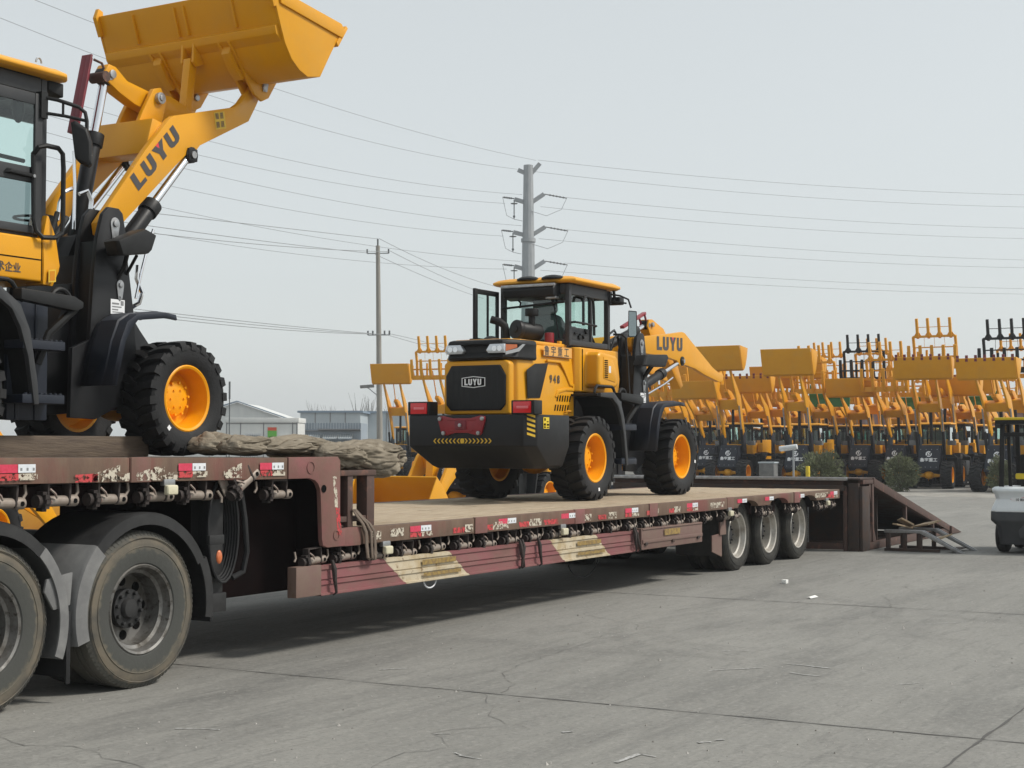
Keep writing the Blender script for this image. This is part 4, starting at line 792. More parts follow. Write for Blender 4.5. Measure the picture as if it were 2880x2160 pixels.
    ob('steel_pipe', G().tube([(1.93, -.10, 2.70), (1.95, -.10, 2.40), (1.92, -.12, 2.0)], .015, 6).tube([(1.90, -.12, 2.36), (1.78, -.14, 2.31), (1.72, -.15, 2.2), (1.70, -.15, 2.05)], .018, 6).tube([(1.98, -.12, 2.32), (2.06, -.14, 2.36), (2.10, -.15, 2.28), (2.08, -.15, 2.12)], .020, 6), 'chrome', root)
    ob('hydraulic_hose', G().tube([(1.70, -.15, 2.12), (1.64, -.15, 1.95), (1.55, -.15, 1.75), (1.5, -.12, 1.5)], .024, 6).tube([(2.08, -.15, 2.15), (2.05, -.16, 1.9), (2.1, -.18, 1.72), (2.18, -.2, 1.62)], .024, 6).tube([(1.86, -.1, 2.1), (1.72, -.1, 1.9), (1.6, -.1, 1.65)], .026, 6), 'black_plastic', root)
    # bucket
    prof = [(3.40, 4.42), (3.46, 4.26), (3.55, 4.04), (3.61, 3.91), (3.71, 3.78), (3.83, 3.70), (3.96, 3.66), (4.16, 3.70), (4.30, 3.92), (4.42, 4.10), (4.53, 4.22)]
    b = bucket(root, prof, 1.10)
    ob('cutting_edge', G().prism([(4.44, 4.06), (4.60, 4.28), (4.57, 4.30), (4.41, 4.10)], -1.14, 1.14), 'yellow_light', b, .004)
    for sd in (-1, 1):
        y0, y1 = sorted((sd * 1.129, sd * 1.15)); ob('side_cutter', G().prism([(3.50, 4.35), (3.64, 4.38), (4.48, 4.30), (4.54, 4.24), (4.50, 4.16), (3.52, 4.27)], y0, y1), 'yellow', b, .005)
        ob('corner_ear', G().prism([(3.36, 4.40), (3.40, 4.50), (3.46, 4.48), (3.48, 4.24), (3.44, 4.22)], *sorted((sd * 1.08, sd * 1.127))), 'yellow', b, .006)
    # stiffening rib across the back and the vertical ribs / hinge plates
    ob('back_rib', G().prism([(3.555, 4.10), (3.50, 4.06), (3.52, 3.99), (3.60, 3.93)], -1.09, 1.09), 'yellow', b, .008)
    for y in (-.62, -.02, .10, .64): ob('back_stiffener', G().prism([(3.42, 4.38), (3.395, 4.37), (3.49, 4.10), (3.53, 4.11)], y - .012, y + .012), 'yellow', b, .003)
    for yc in (-.44, .44):
        for dy in (-.065, .065):
            ob('hinge_plate', G().prism([(3.56, 4.05), (3.52, 3.98), (3.90, 3.55), (4.02, 3.50), (4.12, 3.55), (4.26, 3.75), (4.16, 3.73), (3.96, 3.67), (3.83, 3.71), (3.71, 3.79), (3.61, 3.92)], yc + dy - .016, yc + dy + .016), 'yellow', b, .005)
        ob('hinge_web', G().prism([(3.57, 3.96), (3.70, 3.77), (3.80, 3.70), (3.75, 3.66), (3.66, 3.74), (3.55, 3.88)], yc - .05, yc + .05), 'yellow', b, .004)
        sd = -1 if yc < 0 else 1
        ob('hinge_pin', G().cyl((4.05, yc - .10, 3.64), (4.05, yc + .10, 3.64), .035, 14), 'steel', b, .004)
    for dy in (-.07, .07): ob('link_ear', G().prism([(3.56, 4.06), (3.51, 4.02), (3.50, 3.84), (3.55, 3.80), (3.66, 3.84)], dy - .014, dy + .014), 'yellow', b, .005)
    ob('pin_lock', G().prism([(4.02, 3.60), (4.08, 3.60), (4.10, 3.68), (4.06, 3.82), (4.02, 3.80)], -.535, -.525), 'steel', b, .003)
    return root
L2 = loader_left()

# ================================================================== TRAILER
TR = thing('lowbed_trailer', 'long rusty red lowbed trailer with wooden deck and raised front, carrying two loaders', 'trailer')
def beam_prof(x0, x1, arches=()):
    top = [(x1, .97), (x0, .97)]; bot = [(x0, .832)]
    for c in arches:
        if x0 < c < x1:
            bot += [(c - .36 * math.cos(math.pi * k / 12), .832 + .085 * math.sin(math.pi * k / 12)) for k in range(13)]
    return bot + [(x1, .832)] + top
AX = (19.15, 20.32, 21.52)
segs = [(10.20, 12.22), (12.225, 14.22), (14.225, 16.05), (16.055, 18.40), (18.405, 20.9), (20.905, 22.95)]
for i, (a, b) in enumerate(segs):
    o = .004 * (i % 2)
    ob('side_beam', G().prism(beam_prof(a, b, AX), -o, .10), 'trailer_rust', TR, .006)
    ob('beam_collar', G().box(a + .002, a + .22, -o - .006, .02, .828, .978), 'trailer_red', TR, .003)
ob('side_beam', G().prism(beam_prof(10.2, 22.95, AX), 2.95, 3.05), 'trailer_rust', TR, .006)
ob('end_beam', G().box(22.85, 22.97, .103, 2.947, .80, .966), 'trailer_rust', TR, .006)
# deck planks
rp = random.Random(3)
for j in range(13):
    y0 = .105 + j * .2188
    xs = [10.16, 10.16 + rp.uniform(3.2, 5), 10.16 + rp.uniform(7.5, 9.5), 22.84]
    for k in range(3):
        dz = rp.uniform(-.004, .004)
        p = ob('plank', G().box(0, xs[k + 1] - xs[k] - .008, 0, .2188 - .007, -.045, 0), 'wood', TR, .004)
        p.location = (xs[k], y0, .968 + dz)
# frame below
g = G()
for y in (.85, 2.05): g.box(9.5, 22.6, y, y + .02, .46, .90).box(9.5, 22.6, y - .08, y + .1, .885, .915).box(9.5, 22.6, y - .08, y + .1, .46, .485)
ob('main_beam', g, 'trailer_dark', TR)
for k in range(14): ob('crossmember', G().box(10.5 + k * .9, 10.56 + k * .9, .12, 2.93, .72, .90), 'trailer_dark', TR)
ob('tank', G().cyl((12.0, .55, .62), (13.2, .55, .62), .14, 16), 'trailer_dark', TR)
# skirt panels: slanted red and cream fields
def skirt(xa0, xb0, xa1, xb1, m, y=.012):
    pr = [(0, .452), (-.006, .456), (-.006, .472), (.008, .476), (.008, .535), (-.004, .54), (-.004, .566), (.010, .570), (.010, .578), (0, .583), (.006, .655), (-.006, .66), (-.006, .688), (.01, .692)]
    n = len(pr); vs = []
    for yo, z in pr:
        f = (z - .452) / .24; vs += [(xa0 + (xa1 - xa0) * f, y + yo, z), (xb0 + (xb1 - xb0) * f, y + yo, z)]
    vs += [(x, y + .05, z) for x, y_, z in vs]
    m2 = 2 * n; fs = [(2 * i, 2 * i + 1, 2 * i + 3, 2 * i + 2) for i in range(n - 1)] + [(m2 + 2 * i, m2 + 2 * i + 2, m2 + 2 * i + 3, m2 + 2 * i + 1) for i in range(n - 1)]
    fs += [(0, m2, m2 + 1, 1), (m2 - 2, m2 - 1, m2 + m2 - 1, m2 + m2 - 2)]
    return ob('skirt_panel', G().add(vs, fs), m, TR, ang=20)
skirt(9.90, 11.12, 9.90, 10.76, 'skirt_red'); skirt(11.123, 12.16, 10.763, 11.80, 'skirt_cream'); skirt(12.163, 14.03, 11.803, 13.70, 'skirt_red')
skirt(14.033, 15.08, 13.703, 14.72, 'skirt_cream'); skirt(15.083, 15.78, 14.723, 15.78, 'skirt_red')
ob('skirt_end', G().box(9.575, 9.897, .002, .09, .462, .70), 'toolbox', TR, .006)
tb = ob('toolbox', G().box(15.85, 17.60, .0, .35, .462, .705), 'toolbox', TR, .01)
ob('toolbox_rib', G().box(15.87, 17.58, -.012, .002, .535, .575).box(15.87, 17.58, -.01, .002, .685, .70), 'toolbox', tb, .004)
for x in (15.95, 16.7, 17.45): ob('latch', G().box(x - .03, x + .03, -.02, .004, .51, .545), 'dark_steel', tb, .004)
ob('toolbox_marking', flat([(0, 0), (.45, 0), (.45, .07), (0, .07)], (16.45, -.0125, .60), (1, 0, 0), (0, 0, 1)), 'ochre_paint', tb)
for x in (11.35, 14.28):
    ob('skirt_marking', flat([(0, 0), (.55, 0), (.55, .045), (0, .045)], (x, -.002, .60), (1, 0, 0), (0, 0, 1)), 'ochre_paint', TR)
    ob('skirt_marking', flat([(0, 0), (.62, 0), (.62, .03), (0, .03)], (x + .02, -.0005, .50), (1, 0, 0), (0, 0, 1)), 'ochre_paint', TR)
ob('skirt_panel', G().box(9.6, 17.6, 3.0, 3.04, .46, .69), 'skirt_red', TR)
# rubber ties over the skirt
for x, dx in ((10.02, .02), (13.05, .05), (13.1, -.05), (13.42, .03), (15.62, .03), (15.66, .10)):
    ob('rubber_tie', G().tube([(x, -.01, .73), (x + .01, -.025, .66), (x + .005 + dx * .3, -.03, .58), (x + .02 + dx, -.025, .47), (x + .01 + dx, .0, .45)], [.012, .022, .018, .011, .008], 7), 'winch_dark', TR)
ob('hanging_cable', G().tube([(15.0 + .38 * math.cos(t), .3, .47 + .26 * math.sin(t)) for t in [math.pi + math.pi * k / 14 for k in range(15)]], .007, 6), 'rubber', TR)
ob('hanging_cable', G().tube([(11.55 + .10 * math.cos(t), .05, .455 + .07 * math.sin(t)) for t in [math.pi + math.pi * k / 10 for k in range(11)]], .007, 6), 'refl_white', TR)
# winches
WB = G().prism([(.03, -.10), (.045, -.10), (.045, .02), (.19, .02), (.19, -.10), (.205, -.10), (.205, .03), (.03, .03)], -.03, .03).mesh('bracket', .003); WB.materials.append(MT['winch_dark'])
WD = G().cyl((.06, 0, -.075), (.19, 0, -.075), .030, 14).cyl((.20, 0, -.075), (.265, 0, -.075), .034, 14).mesh('drum', .004); WD.materials.append(MT['winch'])
g = G().cyl((-.03, 0, -.075), (.0, 0, -.075), .036, 14)
for k in range(10):
    t = 2 * math.pi * k / 10; g.box(.0, .03, .045 * math.cos(t) - .012, .045 * math.cos(t) + .012, -.075 + .045 * math.sin(t) - .012, -.075 + .045 * math.sin(t) + .012)
g.cyl((0, 0, -.075), (.03, 0, -.075), .045, 14); WR = g.mesh('ratchet'); WR.materials.append(MT['winch_dark'])
WH = G().cyl((.235, -.036, -.075), (.235, -.030, -.075), .014, 10).mesh('eye'); WH.materials.append(MT['ink_hole_black'])
WP = G().tube([(.045, -.03, -.005), (.07, -.045, -.03), (.09, -.04, -.055)], .007, 6).tube([(-.11, 0, .02), (-.11, -.01, -.03), (-.13, -.01, -.055)], .009, 6).mesh('pawl'); WP.materials.append(MT['winch'])
def winch(x, y, z, rz=0, tilt=0, s=1.0):
    w = ob('winch', WB, None, TR, loc=(x, y, z)); w.rotation_euler = (random.uniform(-.1, .1), tilt, rz); w.scale = (s, s, s)
    for n, me in (('drum', WD), ('ratchet', WR), ('pawl', WP), ('eye', WH)): ob(n, me, None, w)
xs = [9.72 + .445 * k + random.uniform(-.03, .03) for k in range(19)] + [18.3, 18.65, 19.66, 19.92, 20.8, 21.05, 22.0, 22.25, 22.6]
for x in xs: winch(x, .06, .80, tilt=random.uniform(-.06, .06), s=random.uniform(.95, 1.05))
for x in (6.2, 6.58, 7.02, 7.46, 7.92, 8.33): winch(x, .06, 1.375, tilt=random.uniform(-.03, .03), s=1.15)
winch(8.80, .03, 1.36, tilt=-.55, s=1.15); winch(9.27, .06, 1.35, s=1.1)
ob('bent_bracket', G().prism([(8.72, 1.40), (8.94, 1.40), (8.97, 1.33), (8.80, 1.27)], .06, .07), 'winch', TR)
# reflectors
def refl(x, z, w=.165, h=.05, old=True, y=-.0055):
    ob('reflector', flat([(0, 0), (w, 0), (w, h), (0, h)], (x, y, z), (1, 0, 0), (0, 0, 1)), 'refl_red', TR)
    r = ob('reflector', flat([(0, 0), (w, 0), (w, h), (0, h)], (x + w + .004, y, z), (1, 0, 0), (0, 0, 1)), 'refl_white', TR)
    g = G()
    for k in range(3): flat([(0, 0), (.016, 0), (.016, .018), (0, .018)], (x + w + .02 + k * .05, y - .001, z + .012), (1, 0, 0), (0, 0, 1), g)
    ob('reflector_print', g, 'seam_grey', r)
    if old:
        ob('worn_reflector', flat([(0, 0), (w * 1.05, 0), (w * 1.05, h * .8), (0, h * .8)], (x, y, z - h * .9), (1, 0, 0), (0, 0, 1)), 'peel_red', TR)
        ob('worn_reflector', flat([(0, 0), (w * 1.1, 0), (w * 1.1, h * .8), (0, h * .8)], (x + w * 1.05, y, z - h * .9), (1, 0, 0), (0, 0, 1)), 'peel_white', TR)
for x, o in ((11.15, 1), (12.66, 0), (13.92, 0), (15.42, 1), (17.12, 1), (18.75, 0), (19.75, 0), (21.0, 0), (22.5, 1)): refl(x, .895, old=bool(o))
for x, z, w, m in ((10.55, .93 - .07, .16, 'peel_white'), (10.85, .87, .2, 'peel_white'), (11.85, .85, .2, 'peel_red'), (12.05, .85, .14, 'peel_white'), (12.35, .85, .2, 'peel_red'), (12.55, .85, .3, 'peel_white'), (13.05, .85, .2, 'peel_red'),
                   (13.25, .85, .25, 'peel_white'), (13.55, .85, .3, 'peel_red'), (14.35, .85, .25, 'peel_white'), (14.75, .85, .2, 'peel_red'), (15.0, .85, .2, 'peel_white'), (15.98, .85, .16, 'refl_red_old'), (16.15, .85, .16, 'peel_white'),
                   (16.6, .85, .14, 'peel_red'), (16.75, .85, .18, 'peel_white'), (17.85, .86, .45, 'peel_white'), (21.8, .87, .6, 'peel_white'), (22.3, .86, .2, 'peel_red')):
    ob('worn_marking', flat([(0, 0), (w, 0), (w, .05 if 'red' in m else .07), (0, .05 if 'red' in m else .07)], (x, -.0105 if False else -.0058, z), (1, 0, 0), (0, 0, 1)), m, TR)
# marker lamps
for x, z in ((10.78, .765), (13.95, .765), (18.47, .775), (22.33, .78), (8.13, 1.335)):
    l = ob('marker_lamp', G().box(x - .055, x + .055, -.05, -.005, z - .035, z + .035), 'cream_lens', TR, .018, 3); ob('lamp_bracket', G().box(x - .06, x + .05, -.02, .02, z + .03, z + .075), 'steel', l, .005)
# gooseneck (rises slightly towards the front)
def gz(x): return 1.548 + max(0, 9.4 - x) * .0075
for i, (a, b) in enumerate(((4.5, 7.75), (7.755, 9.45))):
    ob('gooseneck_beam', G().prism([(a, gz(a) - .163), (b, gz(b) - .163), (b, gz(b)), (a, gz(a))], -.003 * i, .10), 'trailer_rust', TR, .006)
ob('beam_collar', G().box(7.76, 7.95, -.009, .03, gz(7.8) - .166, gz(7.8) + .004), 'trailer_red', TR, .003)
ob('gooseneck_beam', G().prism([(4.5, gz(4.5) - .16), (10.1, 1.385), (10.1, 1.548), (4.5, gz(4.5))], 2.95, 3.05), 'trailer_rust', TR, .006)
ob('gooseneck_deck', G().prism([(4.5, gz(4.5) - .06), (10.12, 1.485), (10.12, 1.545), (4.5, gz(4.5) - .004)], .101, 2.949), 'timber', TR)
P = [(9.455, 1.552), (10.09, 1.552), (10.125, 1.52), (10.125, 1.0), (10.14, .978), (10.197, .975), (10.197, .832), (9.96, .832), (9.90, .85), (9.885, .90), (9.868, 1.20), (9.86, 1.29), (9.83, 1.34), (9.79, 1.368), (9.72, 1.385), (9.455, 1.385)]
sp = ob('gooseneck_side_plate', G().prism(P, -.012, .03), 'trailer_red', TR, .006)
for x, z, r in ((9.73, 1.47, .05), (9.90, 1.30, .03), (10.07, .925, .04)):
    ob('plate_boss', G().lathe([(r, -.014), (r, -.018), (r * .85, -.0185), (r * .85, -.013)], (x, 0, z), 20), 'trailer_red' if r != .03 else 'ink_hole_black', sp)
ob('hole', G().cyl((9.90, -.0135, 1.30), (9.90, -.0125, 1.30), .03, 16), 'ink_hole_black', sp)
ob('worn_marking', flat([(0, 0), (.05, -.01), (.07, -.26), (.03, -.25)], (10.02, -.0135, 1.40), (1, 0, 0), (0, 0, 1)), 'peel_white', sp)
ob('worn_marking', flat([(0, 0), (.05, -.01), (.09, -.24), (.03, -.22)], (10.06, -.0135, 1.15), (1, 0, 0), (0, 0, 1)), 'peel_red', sp)
for x, z, m in ((6.63, 1.475, 0), (8.22, 1.465, 0), (9.02 + .09, 1.46, 0)): refl(x, z, w=.14, h=.052, y=-.0125)
for x, w, m in ((7.25, .2, 'peel_red'), (7.4, .25, 'peel_white'), (7.62, .12, 'peel_white'), (7.80, .28, 'peel_white'), (8.08, .13, 'peel_white'), (8.7, .2, 'peel_white')):
    ob('worn_marking', flat([(0, 0), (w, 0), (w, .055 if 'red' in m or w < .2 else .11), (0, .05)], (x, -.0125, 1.405), (1, 0, 0), (0, 0, 1)), m, TR)
# rear stake frame of the gooseneck
for y in (.0, 2.7):
    for a, b, dd in ((10.27, 10.345, .09), (10.54, 10.65, .11)): ob('stake_post', G().box(a, b, y + .02, y + .02 + dd, .975, 1.42), 'trailer_dark' if y else 'rust_brown', TR, .010)
    ob('stake_ledge', G().box(10.13, 10.545, y + .03, y + .10, 1.02, 1.065).prism([(10.13, .985), (10.24, .985), (10.15, 1.02), (10.13, 1.02)], y + .03, y + .09), 'rust_brown', TR, .005)
    ob('stake_cap', G().box(10.13, 10.66, y + .01, y + .14, 1.395, 1.44), 'rust_brown', TR, .006)
g = G().box(9.0, 10.12, .42, 1.95, .47, 1.38); ob('gooseneck_neck', g, 'neck_shade', TR, .02); ob('bulkhead', G().box(10.125, 10.15, .035, 3.0, .80, 1.40), 'neck_shade', TR)  # shade put into the colour; dark bulkhead added to close the bright gap
ob('gooseneck_spine', G().box(4.5, 9.0, .80, 2.25, 1.22, 1.40).box(6.0, 8.9, .12, .2, 1.25, 1.38), 'trailer_dark', TR)
ob('landing_leg', G().box(8.72, 8.90, .16, .32, .42, 1.30).box(8.70, 8.92, .14, .34, .42, .56), 'mud_black', TR, .01)
g = G()
for k in range(7):
    a = .20 + .012 * k; yy = .22 - .02 * k
    g.tube([(8.83 + a * .62 * math.cos(t), yy, 1.02 + (a + .11) * math.sin(t)) for t in [2 * math.pi * q / 22 for q in range(22)]], .011, 6, True)
g.tube([(9.05, .12, 1.30), (9.07, .1, 1.1), (9.10, .1, .85), (9.08, .12, .70), (8.98, .14, .66)], .022, 8)
ob('air_hose_coil', g, 'rubber', TR)
ob('valve_box', G().box(8.75, 8.95, .20, .34, 1.10, 1.32), 'mud_black', TR, .03)
# wheels
def road_tyre(Rt, w, rb):
    h = w / 2; g = G().lathe([(rb, -h * .80), (rb + .02, -h * .95), (rb + (Rt - rb) * .42, -h * 1.04), (Rt * .90, -h * .98), (Rt * .955, -h * .90), (Rt * .985, -h * .80), (Rt, -h * .66), (Rt, -h * .42), (Rt - .012, -h * .40), (Rt - .012, -h * .34), (Rt, -h * .32), (Rt, -.012), (Rt - .012, -.01), (Rt - .012, .01), (Rt, .012), (Rt, h * .8), (Rt * .95, h * .92), (rb + (Rt - rb) * .42, h), (rb, h * .8)], n=64)
    for k in range(88):
        t = 2 * math.pi * k / 88; a = .018
        P = lambda r, y, q: (r * math.cos(q), y, r * math.sin(q))
        g.loft([[P(Rt * .945, -h * .945, t - a), P(Rt * .945, -h * .945, t + a), P(Rt * .993, -h * .80, t + a), P(Rt * .993, -h * .80, t - a)], [P(Rt * .945, -h * .86, t - a), P(Rt * .945, -h * .86, t + a), P(Rt * .98, -h * .76, t + a), P(Rt * .98, -h * .76, t - a)]])
    for rr in (.55, .80): q = rb + (Rt - rb) * rr; g.lathe([(q - .004, -h * 1.02), (q, -h * 1.055), (q + .004, -h * 1.02)], n=64)
    return g.mesh('tyre', ang=30)
def road_rim(rb, h, depth):
    y = -h * .86; g = G().lathe([(rb - .005, y + .02), (rb + .012, y - .004), (rb + .004, y - .014), (rb - .012, y - .006), (rb - .022, y + .03), (rb - .028, y + .05), (rb - .05, y + .062), (rb - .052, y + depth * .7), (rb - .06, y + depth), (.10, y + depth + .005), (.09, y + depth + .04)], n=48)
    return g.mesh('rim', ang=32)
RT1 = road_tyre(.535, .28, .297); RT1.materials.append(MT['road_tyre']); RT2 = road_tyre(.470, .27, .297); RT2.materials.append(MT['trailer_tyre'])
RR1 = road_rim(.297, .14, .17); RR1.materials.append(MT['tractor_rim']); RR2 = road_rim(.297, .14, .20); RR2.materials.append(MT['trailer_rim'])
HB = G().cyl((0, .05, 0), (0, -.005, 0), .135, 24).cyl((0, -.005, 0), (0, -.035, 0), .075, 20, .06)
for k in range(10):
    t = 2 * math.pi * k / 10; HB.cyl((.113 * math.cos(t), 0, .113 * math.sin(t)), (.113 * math.cos(t), -.03, .113 * math.sin(t)), .014, 6)
HBm = HB.mesh('hub', .003); HBm.materials.append(MT['mud_black'])
HO = G()
for k in range(8):
    t = 2 * math.pi * (k + .3) / 8; HO.cyl((.185 * math.cos(t), .056, .185 * math.sin(t)), (.185 * math.cos(t), .0465, .185 * math.sin(t)), .033, 16)
HOm = HO.mesh('hand_hole_disc'); HOm.materials.append(MT['ink_hole_black'])  # flat black discs painted in for the dark of the rim openings
def road_wheel(root, x, y, z, tyre, rz=0, hub=True):
    w = empty('wheel', (x, y, z), rz, root); w.rotation_euler = (0, random.uniform(0, 6), rz)
    ob('tyre', tyre, None, w); ob('rim', RR1 if tyre is RT1 else RR2, None, w)
    if hub: ob('hub', HBm, None, w)
    if hub and tyre is RT1: ob('hand_hole_disc', HOm, None, w)
for x in AX:
    road_wheel(TR, x, .285, .462, RT2); road_wheel(TR, x, .60, .462, RT2, hub=False); road_wheel(TR, x, 2.75, .462, RT2, math.pi); road_wheel(TR, x, 2.45, .462, RT2, math.pi, False)
    ob('axle', G().cyl((x, .3, .46), (x, 2.75, .46), .07, 12), 'trailer_dark', TR)
ob('mudflap', G().prism([(18.45, .82), (18.50, .82), (18.52, .28), (18.50, .22)], .14, .75), 'rubber_worn', TR, .004)
ob('mud_stay', G().box(18.42, 18.62, .10, .12, .50, .83).prism([(18.2, .30), (18.52, .22), (18.52, .52), (18.2, .5)], .12, .135), 'toolbox', TR)

# ================================================================== TRACTOR
TK = thing('tractor_truck', 'rear axles of the dirty grey tractor truck under the raised trailer front', 'truck')
for x in (6.56, 7.93):
    road_wheel(TK, x, .175, .528, RT1); road_wheel(TK, x, .52, .528, RT1, hub=False); road_wheel(TK, x, 2.85, .528, RT1, math.pi); road_wheel(TK, x, 2.5, .528, RT1, math.pi, False)
    ob('axle', G().cyl((x, .3, .53), (x, 2.8, .53), .09, 14).ell((x, 1.52, .53), (.24, .24, .22), 14, 10), 'mud_black', TK)
for y in (1.08, 1.9): ob('chassis_rail', G().box(1.5, 8.75, y, y + .08, .66, .90), 'mud_black', TK, .006)
ob('fifth_wheel', G().cyl((7.2, 1.5, 1.1), (7.2, 1.5, 1.2), .48, 28), 'mud_black', TK, .01)
ob('tail_beam', G().box(8.66, 8.76, .35, 2.7, .80, .98), 'mud_black', TK, .008)
def mudguard(cx, a0, a1, y0, y1, m, r=.605, lip=.05):
    g = G(); n = 18; rows = []
    for y, dr in ((y1, 0), (y0 + .02, 0), (y0, -.01), (y0 - .004, -lip), (y0 + .008, -lip), (y0 + .012, -.022), (y0 + .03, -.018), (y1, -.018)):
        rows.append([(cx + (r + dr) * math.cos(a0 + (a1 - a0) * k / n), y, .53 + (r + dr) * math.sin(a0 + (a1 - a0) * k / n) * (1.0)) for k in range(n + 1)])
    m_ = n + 1; vs = [p for q in rows for p in q]; K = len(rows)
    fs = [(i * m_ + k, i * m_ + k + 1, ((i + 1) % K) * m_ + k + 1, ((i + 1) % K) * m_ + k) for i in range(K) for k in range(n)]
    fs += [tuple(i * m_ for i in range(K)), tuple(i * m_ + n for i in reversed(range(K)))]
    return ob('mudguard', g.add(vs, fs), m, TK, ang=40)
mudguard(7.93, R(-10), R(28), .0, .64, 'mud_black', .69, .09); mudguard(7.93, R(28), R(136), -.002, .64, 'mud_black', .66, .085); mudguard(7.93, R(136), R(196), -.004, .64, 'mud_grey', .665, .11)
mudguard(6.56, R(-22), R(46), -.004, .64, 'mud_grey', .665, .085); mudguard(6.56, R(46), R(150), .0, .64, 'mud_black', .66, .085)
ob('guard_bracket', G().prism([(7.04, .80), (7.26, .83), (7.24, .62), (7.10, .60), (7.02, .72)], .01, .03), 'mud_grey', TK, .006)
ob('mudflap', G().box(7.215, 7.23, .02, .62, .16, .50).box(7.205, 7.24, .005, .02, .12, .58), 'rubber', TK, .003); ob('mudflap', G().box(8.60, 8.62, .02, .64, .38, .70), 'rubber', TK, .003)
ob('side_marker', G().ell((8.655, -.012, .84), (.03, .015, .05), 12, 8), 'lamp_orange', TK); ob('lamp_mount', G().box(8.56, 8.72, -.005, .03, .93, 1.0), 'mud_black', TK, .008)

# ================================================================== TARPAULINS AND LASHINGS ON THE TRAILER
def tarp(label, c, r, seed, rot=0, folds=9, swirl=0.0, droop=0):
    g = G(); nu, nv = 150, 64; vs = []
    for j in range(nv + 1):
        b = math.pi * j / nv
        for i in range(nu):
            a = 2 * math.pi * i / nu
            x = -math.cos(b); y = math.sin(b) * math.cos(a); z = math.sin(b) * math.sin(a)
            x, sy = math.copysign(abs(x) ** .75, x), 1.0
            q = Vector((x * 1.1 + seed, y * 1.3, z * 1.3))
            w = noise.noise(q * 1.2) * .22 + noise.noise(q * 2.6 + Vector((3, 1, 7))) * .12 + noise.noise(q * 5.5 + Vector((8, 1, 2))) * .06
            def crease(m, tw, ns, sh):
                v = math.sin((a * m + x * tw) * .5 + noise.noise(q * ns + Vector((seed, 2, 4))) * 3.2); return math.exp(-(v / sh) ** 2)
            k = 1 + w - .16 * crease(folds * .6, 1.2, .9, .16) - .08 * crease(folds * 1.1, -1.8, 1.4, .14) + .015 * noise.noise(q * 9)
            if swirl and x > .25:
                rr = math.sqrt(y * y + z * z); v = math.sin(rr * 8 + a * 1.0 + noise.noise(q * 1.5) * 2.5); k += (-.22 * math.exp(-(v / .3) ** 2) + .05) * min(1, (x - .25) * 3)
            px, py, pz = x * (1 + w * .25) * r[0], y * k * r[1], z * k * r[2]
            if pz < 0 and not droop: pz *= .55
            if droop and pz < 0: pz *= 1.25
            vs.append((px, py, pz))
    fs = [(j * nu + i, j * nu + (i + 1) % nu, (j + 1) * nu + (i + 1) % nu, (j + 1) * nu + i) for j in range(nv) for i in range(nu)]
    g.add(vs, fs); o = ob('tarpaulin', g, 'tarp', ang=75); o.location = c; o.rotation_euler = (0, 0, rot)
    return tag(o, label, 'tarpaulin', 'brown tarpaulins rolled up on the trailer')
tarp('small crumpled brown tarpaulin just right of the front loader wheel', (9.80, 1.0, 1.625), (.26, .22, .12), 1.3, .3, 7)
tarp('lumpy brown tarpaulin bundle between the wheel and the long roll', (9.70, .60, 1.615), (.25, .20, .105), 5.1, -.1, 8)
tarp('long low brown tarpaulin roll on the edge of the raised deck', (10.14, .46, 1.615), (.44, .22, .105), 9.7, .0, 10)
tarp('flat folded tarpaulin lying behind the end roll', (10.75, .70, 1.57), (.55, .28, .10), 15.2, .0, 10)
tt = tarp('thick tarpaulin roll with gathered folded end overhanging the stake posts', (10.82, .24, 1.54), (.40, .26, .15), 21.9, -.05, 12, .8, 1)
tt2 = tarp('bulging brown tarpaulin bag beside the gathered roll', (10.33, .14, 1.57), (.27, .18, .09), 31.4, .05, 8, 0, 1)
tag(ob('rope', G().tube([(11.0, .24 + .225 * math.cos(t), 1.535 + .135 * math.sin(t)) for t in [2 * math.pi * k / 24 for k in range(24)]], .012, 6, True), 'strap'), 'dark rope tied round the gathered tarpaulin end', 'rope')
tag(ob('tarpaulin', G().ell((8.95, 2.2, 1.62), (.25, .2, .09), 18, 10), 'paper'), 'pale folded sheet lying behind the front loader axle', 'sheet')
def strap(pts, w):
    g = G(); vs = []
    for p in pts: vs += [(p[0] - w / 2, p[1], p[2]), (p[0] + w / 2, p[1] + .004, p[2])]
    return g.add(vs, [(2 * i, 2 * i + 1, 2 * i + 3, 2 * i + 2) for i in range(len(pts) - 1)])
g = G()
for d, w in ((0, .045), (.07, .035), (.13, .04)):
    g.add(*(lambda q: (q.v, q.f))(strap([(10.33 + d * .3, .01, 1.12), (10.36 + d * .5, -.015, 1.06), (10.41 + d * .8, -.03, 1.00), (10.45 + d, -.035, .93), (10.46 + d, -.035, .82), (10.47 + d * .9, -.04, .72), (10.51 + d * .5, -.045, .695), (10.54 + d * .3, -.04, .72), (10.55 + d * .3, -.02, .80)], w)))
st = tag(ob('lashing_strap', g, 'strap'), 'brown webbing straps looped over the stake frame and deck edge', 'strap')
md = st.modifiers.new('solid', 'SOLIDIFY'); md.thickness = .006
tag(ob('timber_block', G().box(5.0, 9.35, 1.32, 1.52, 1.553, 1.715), 'timber', None, .008), 'long dark timber lying on the raised deck behind the front wheel', 'timber')

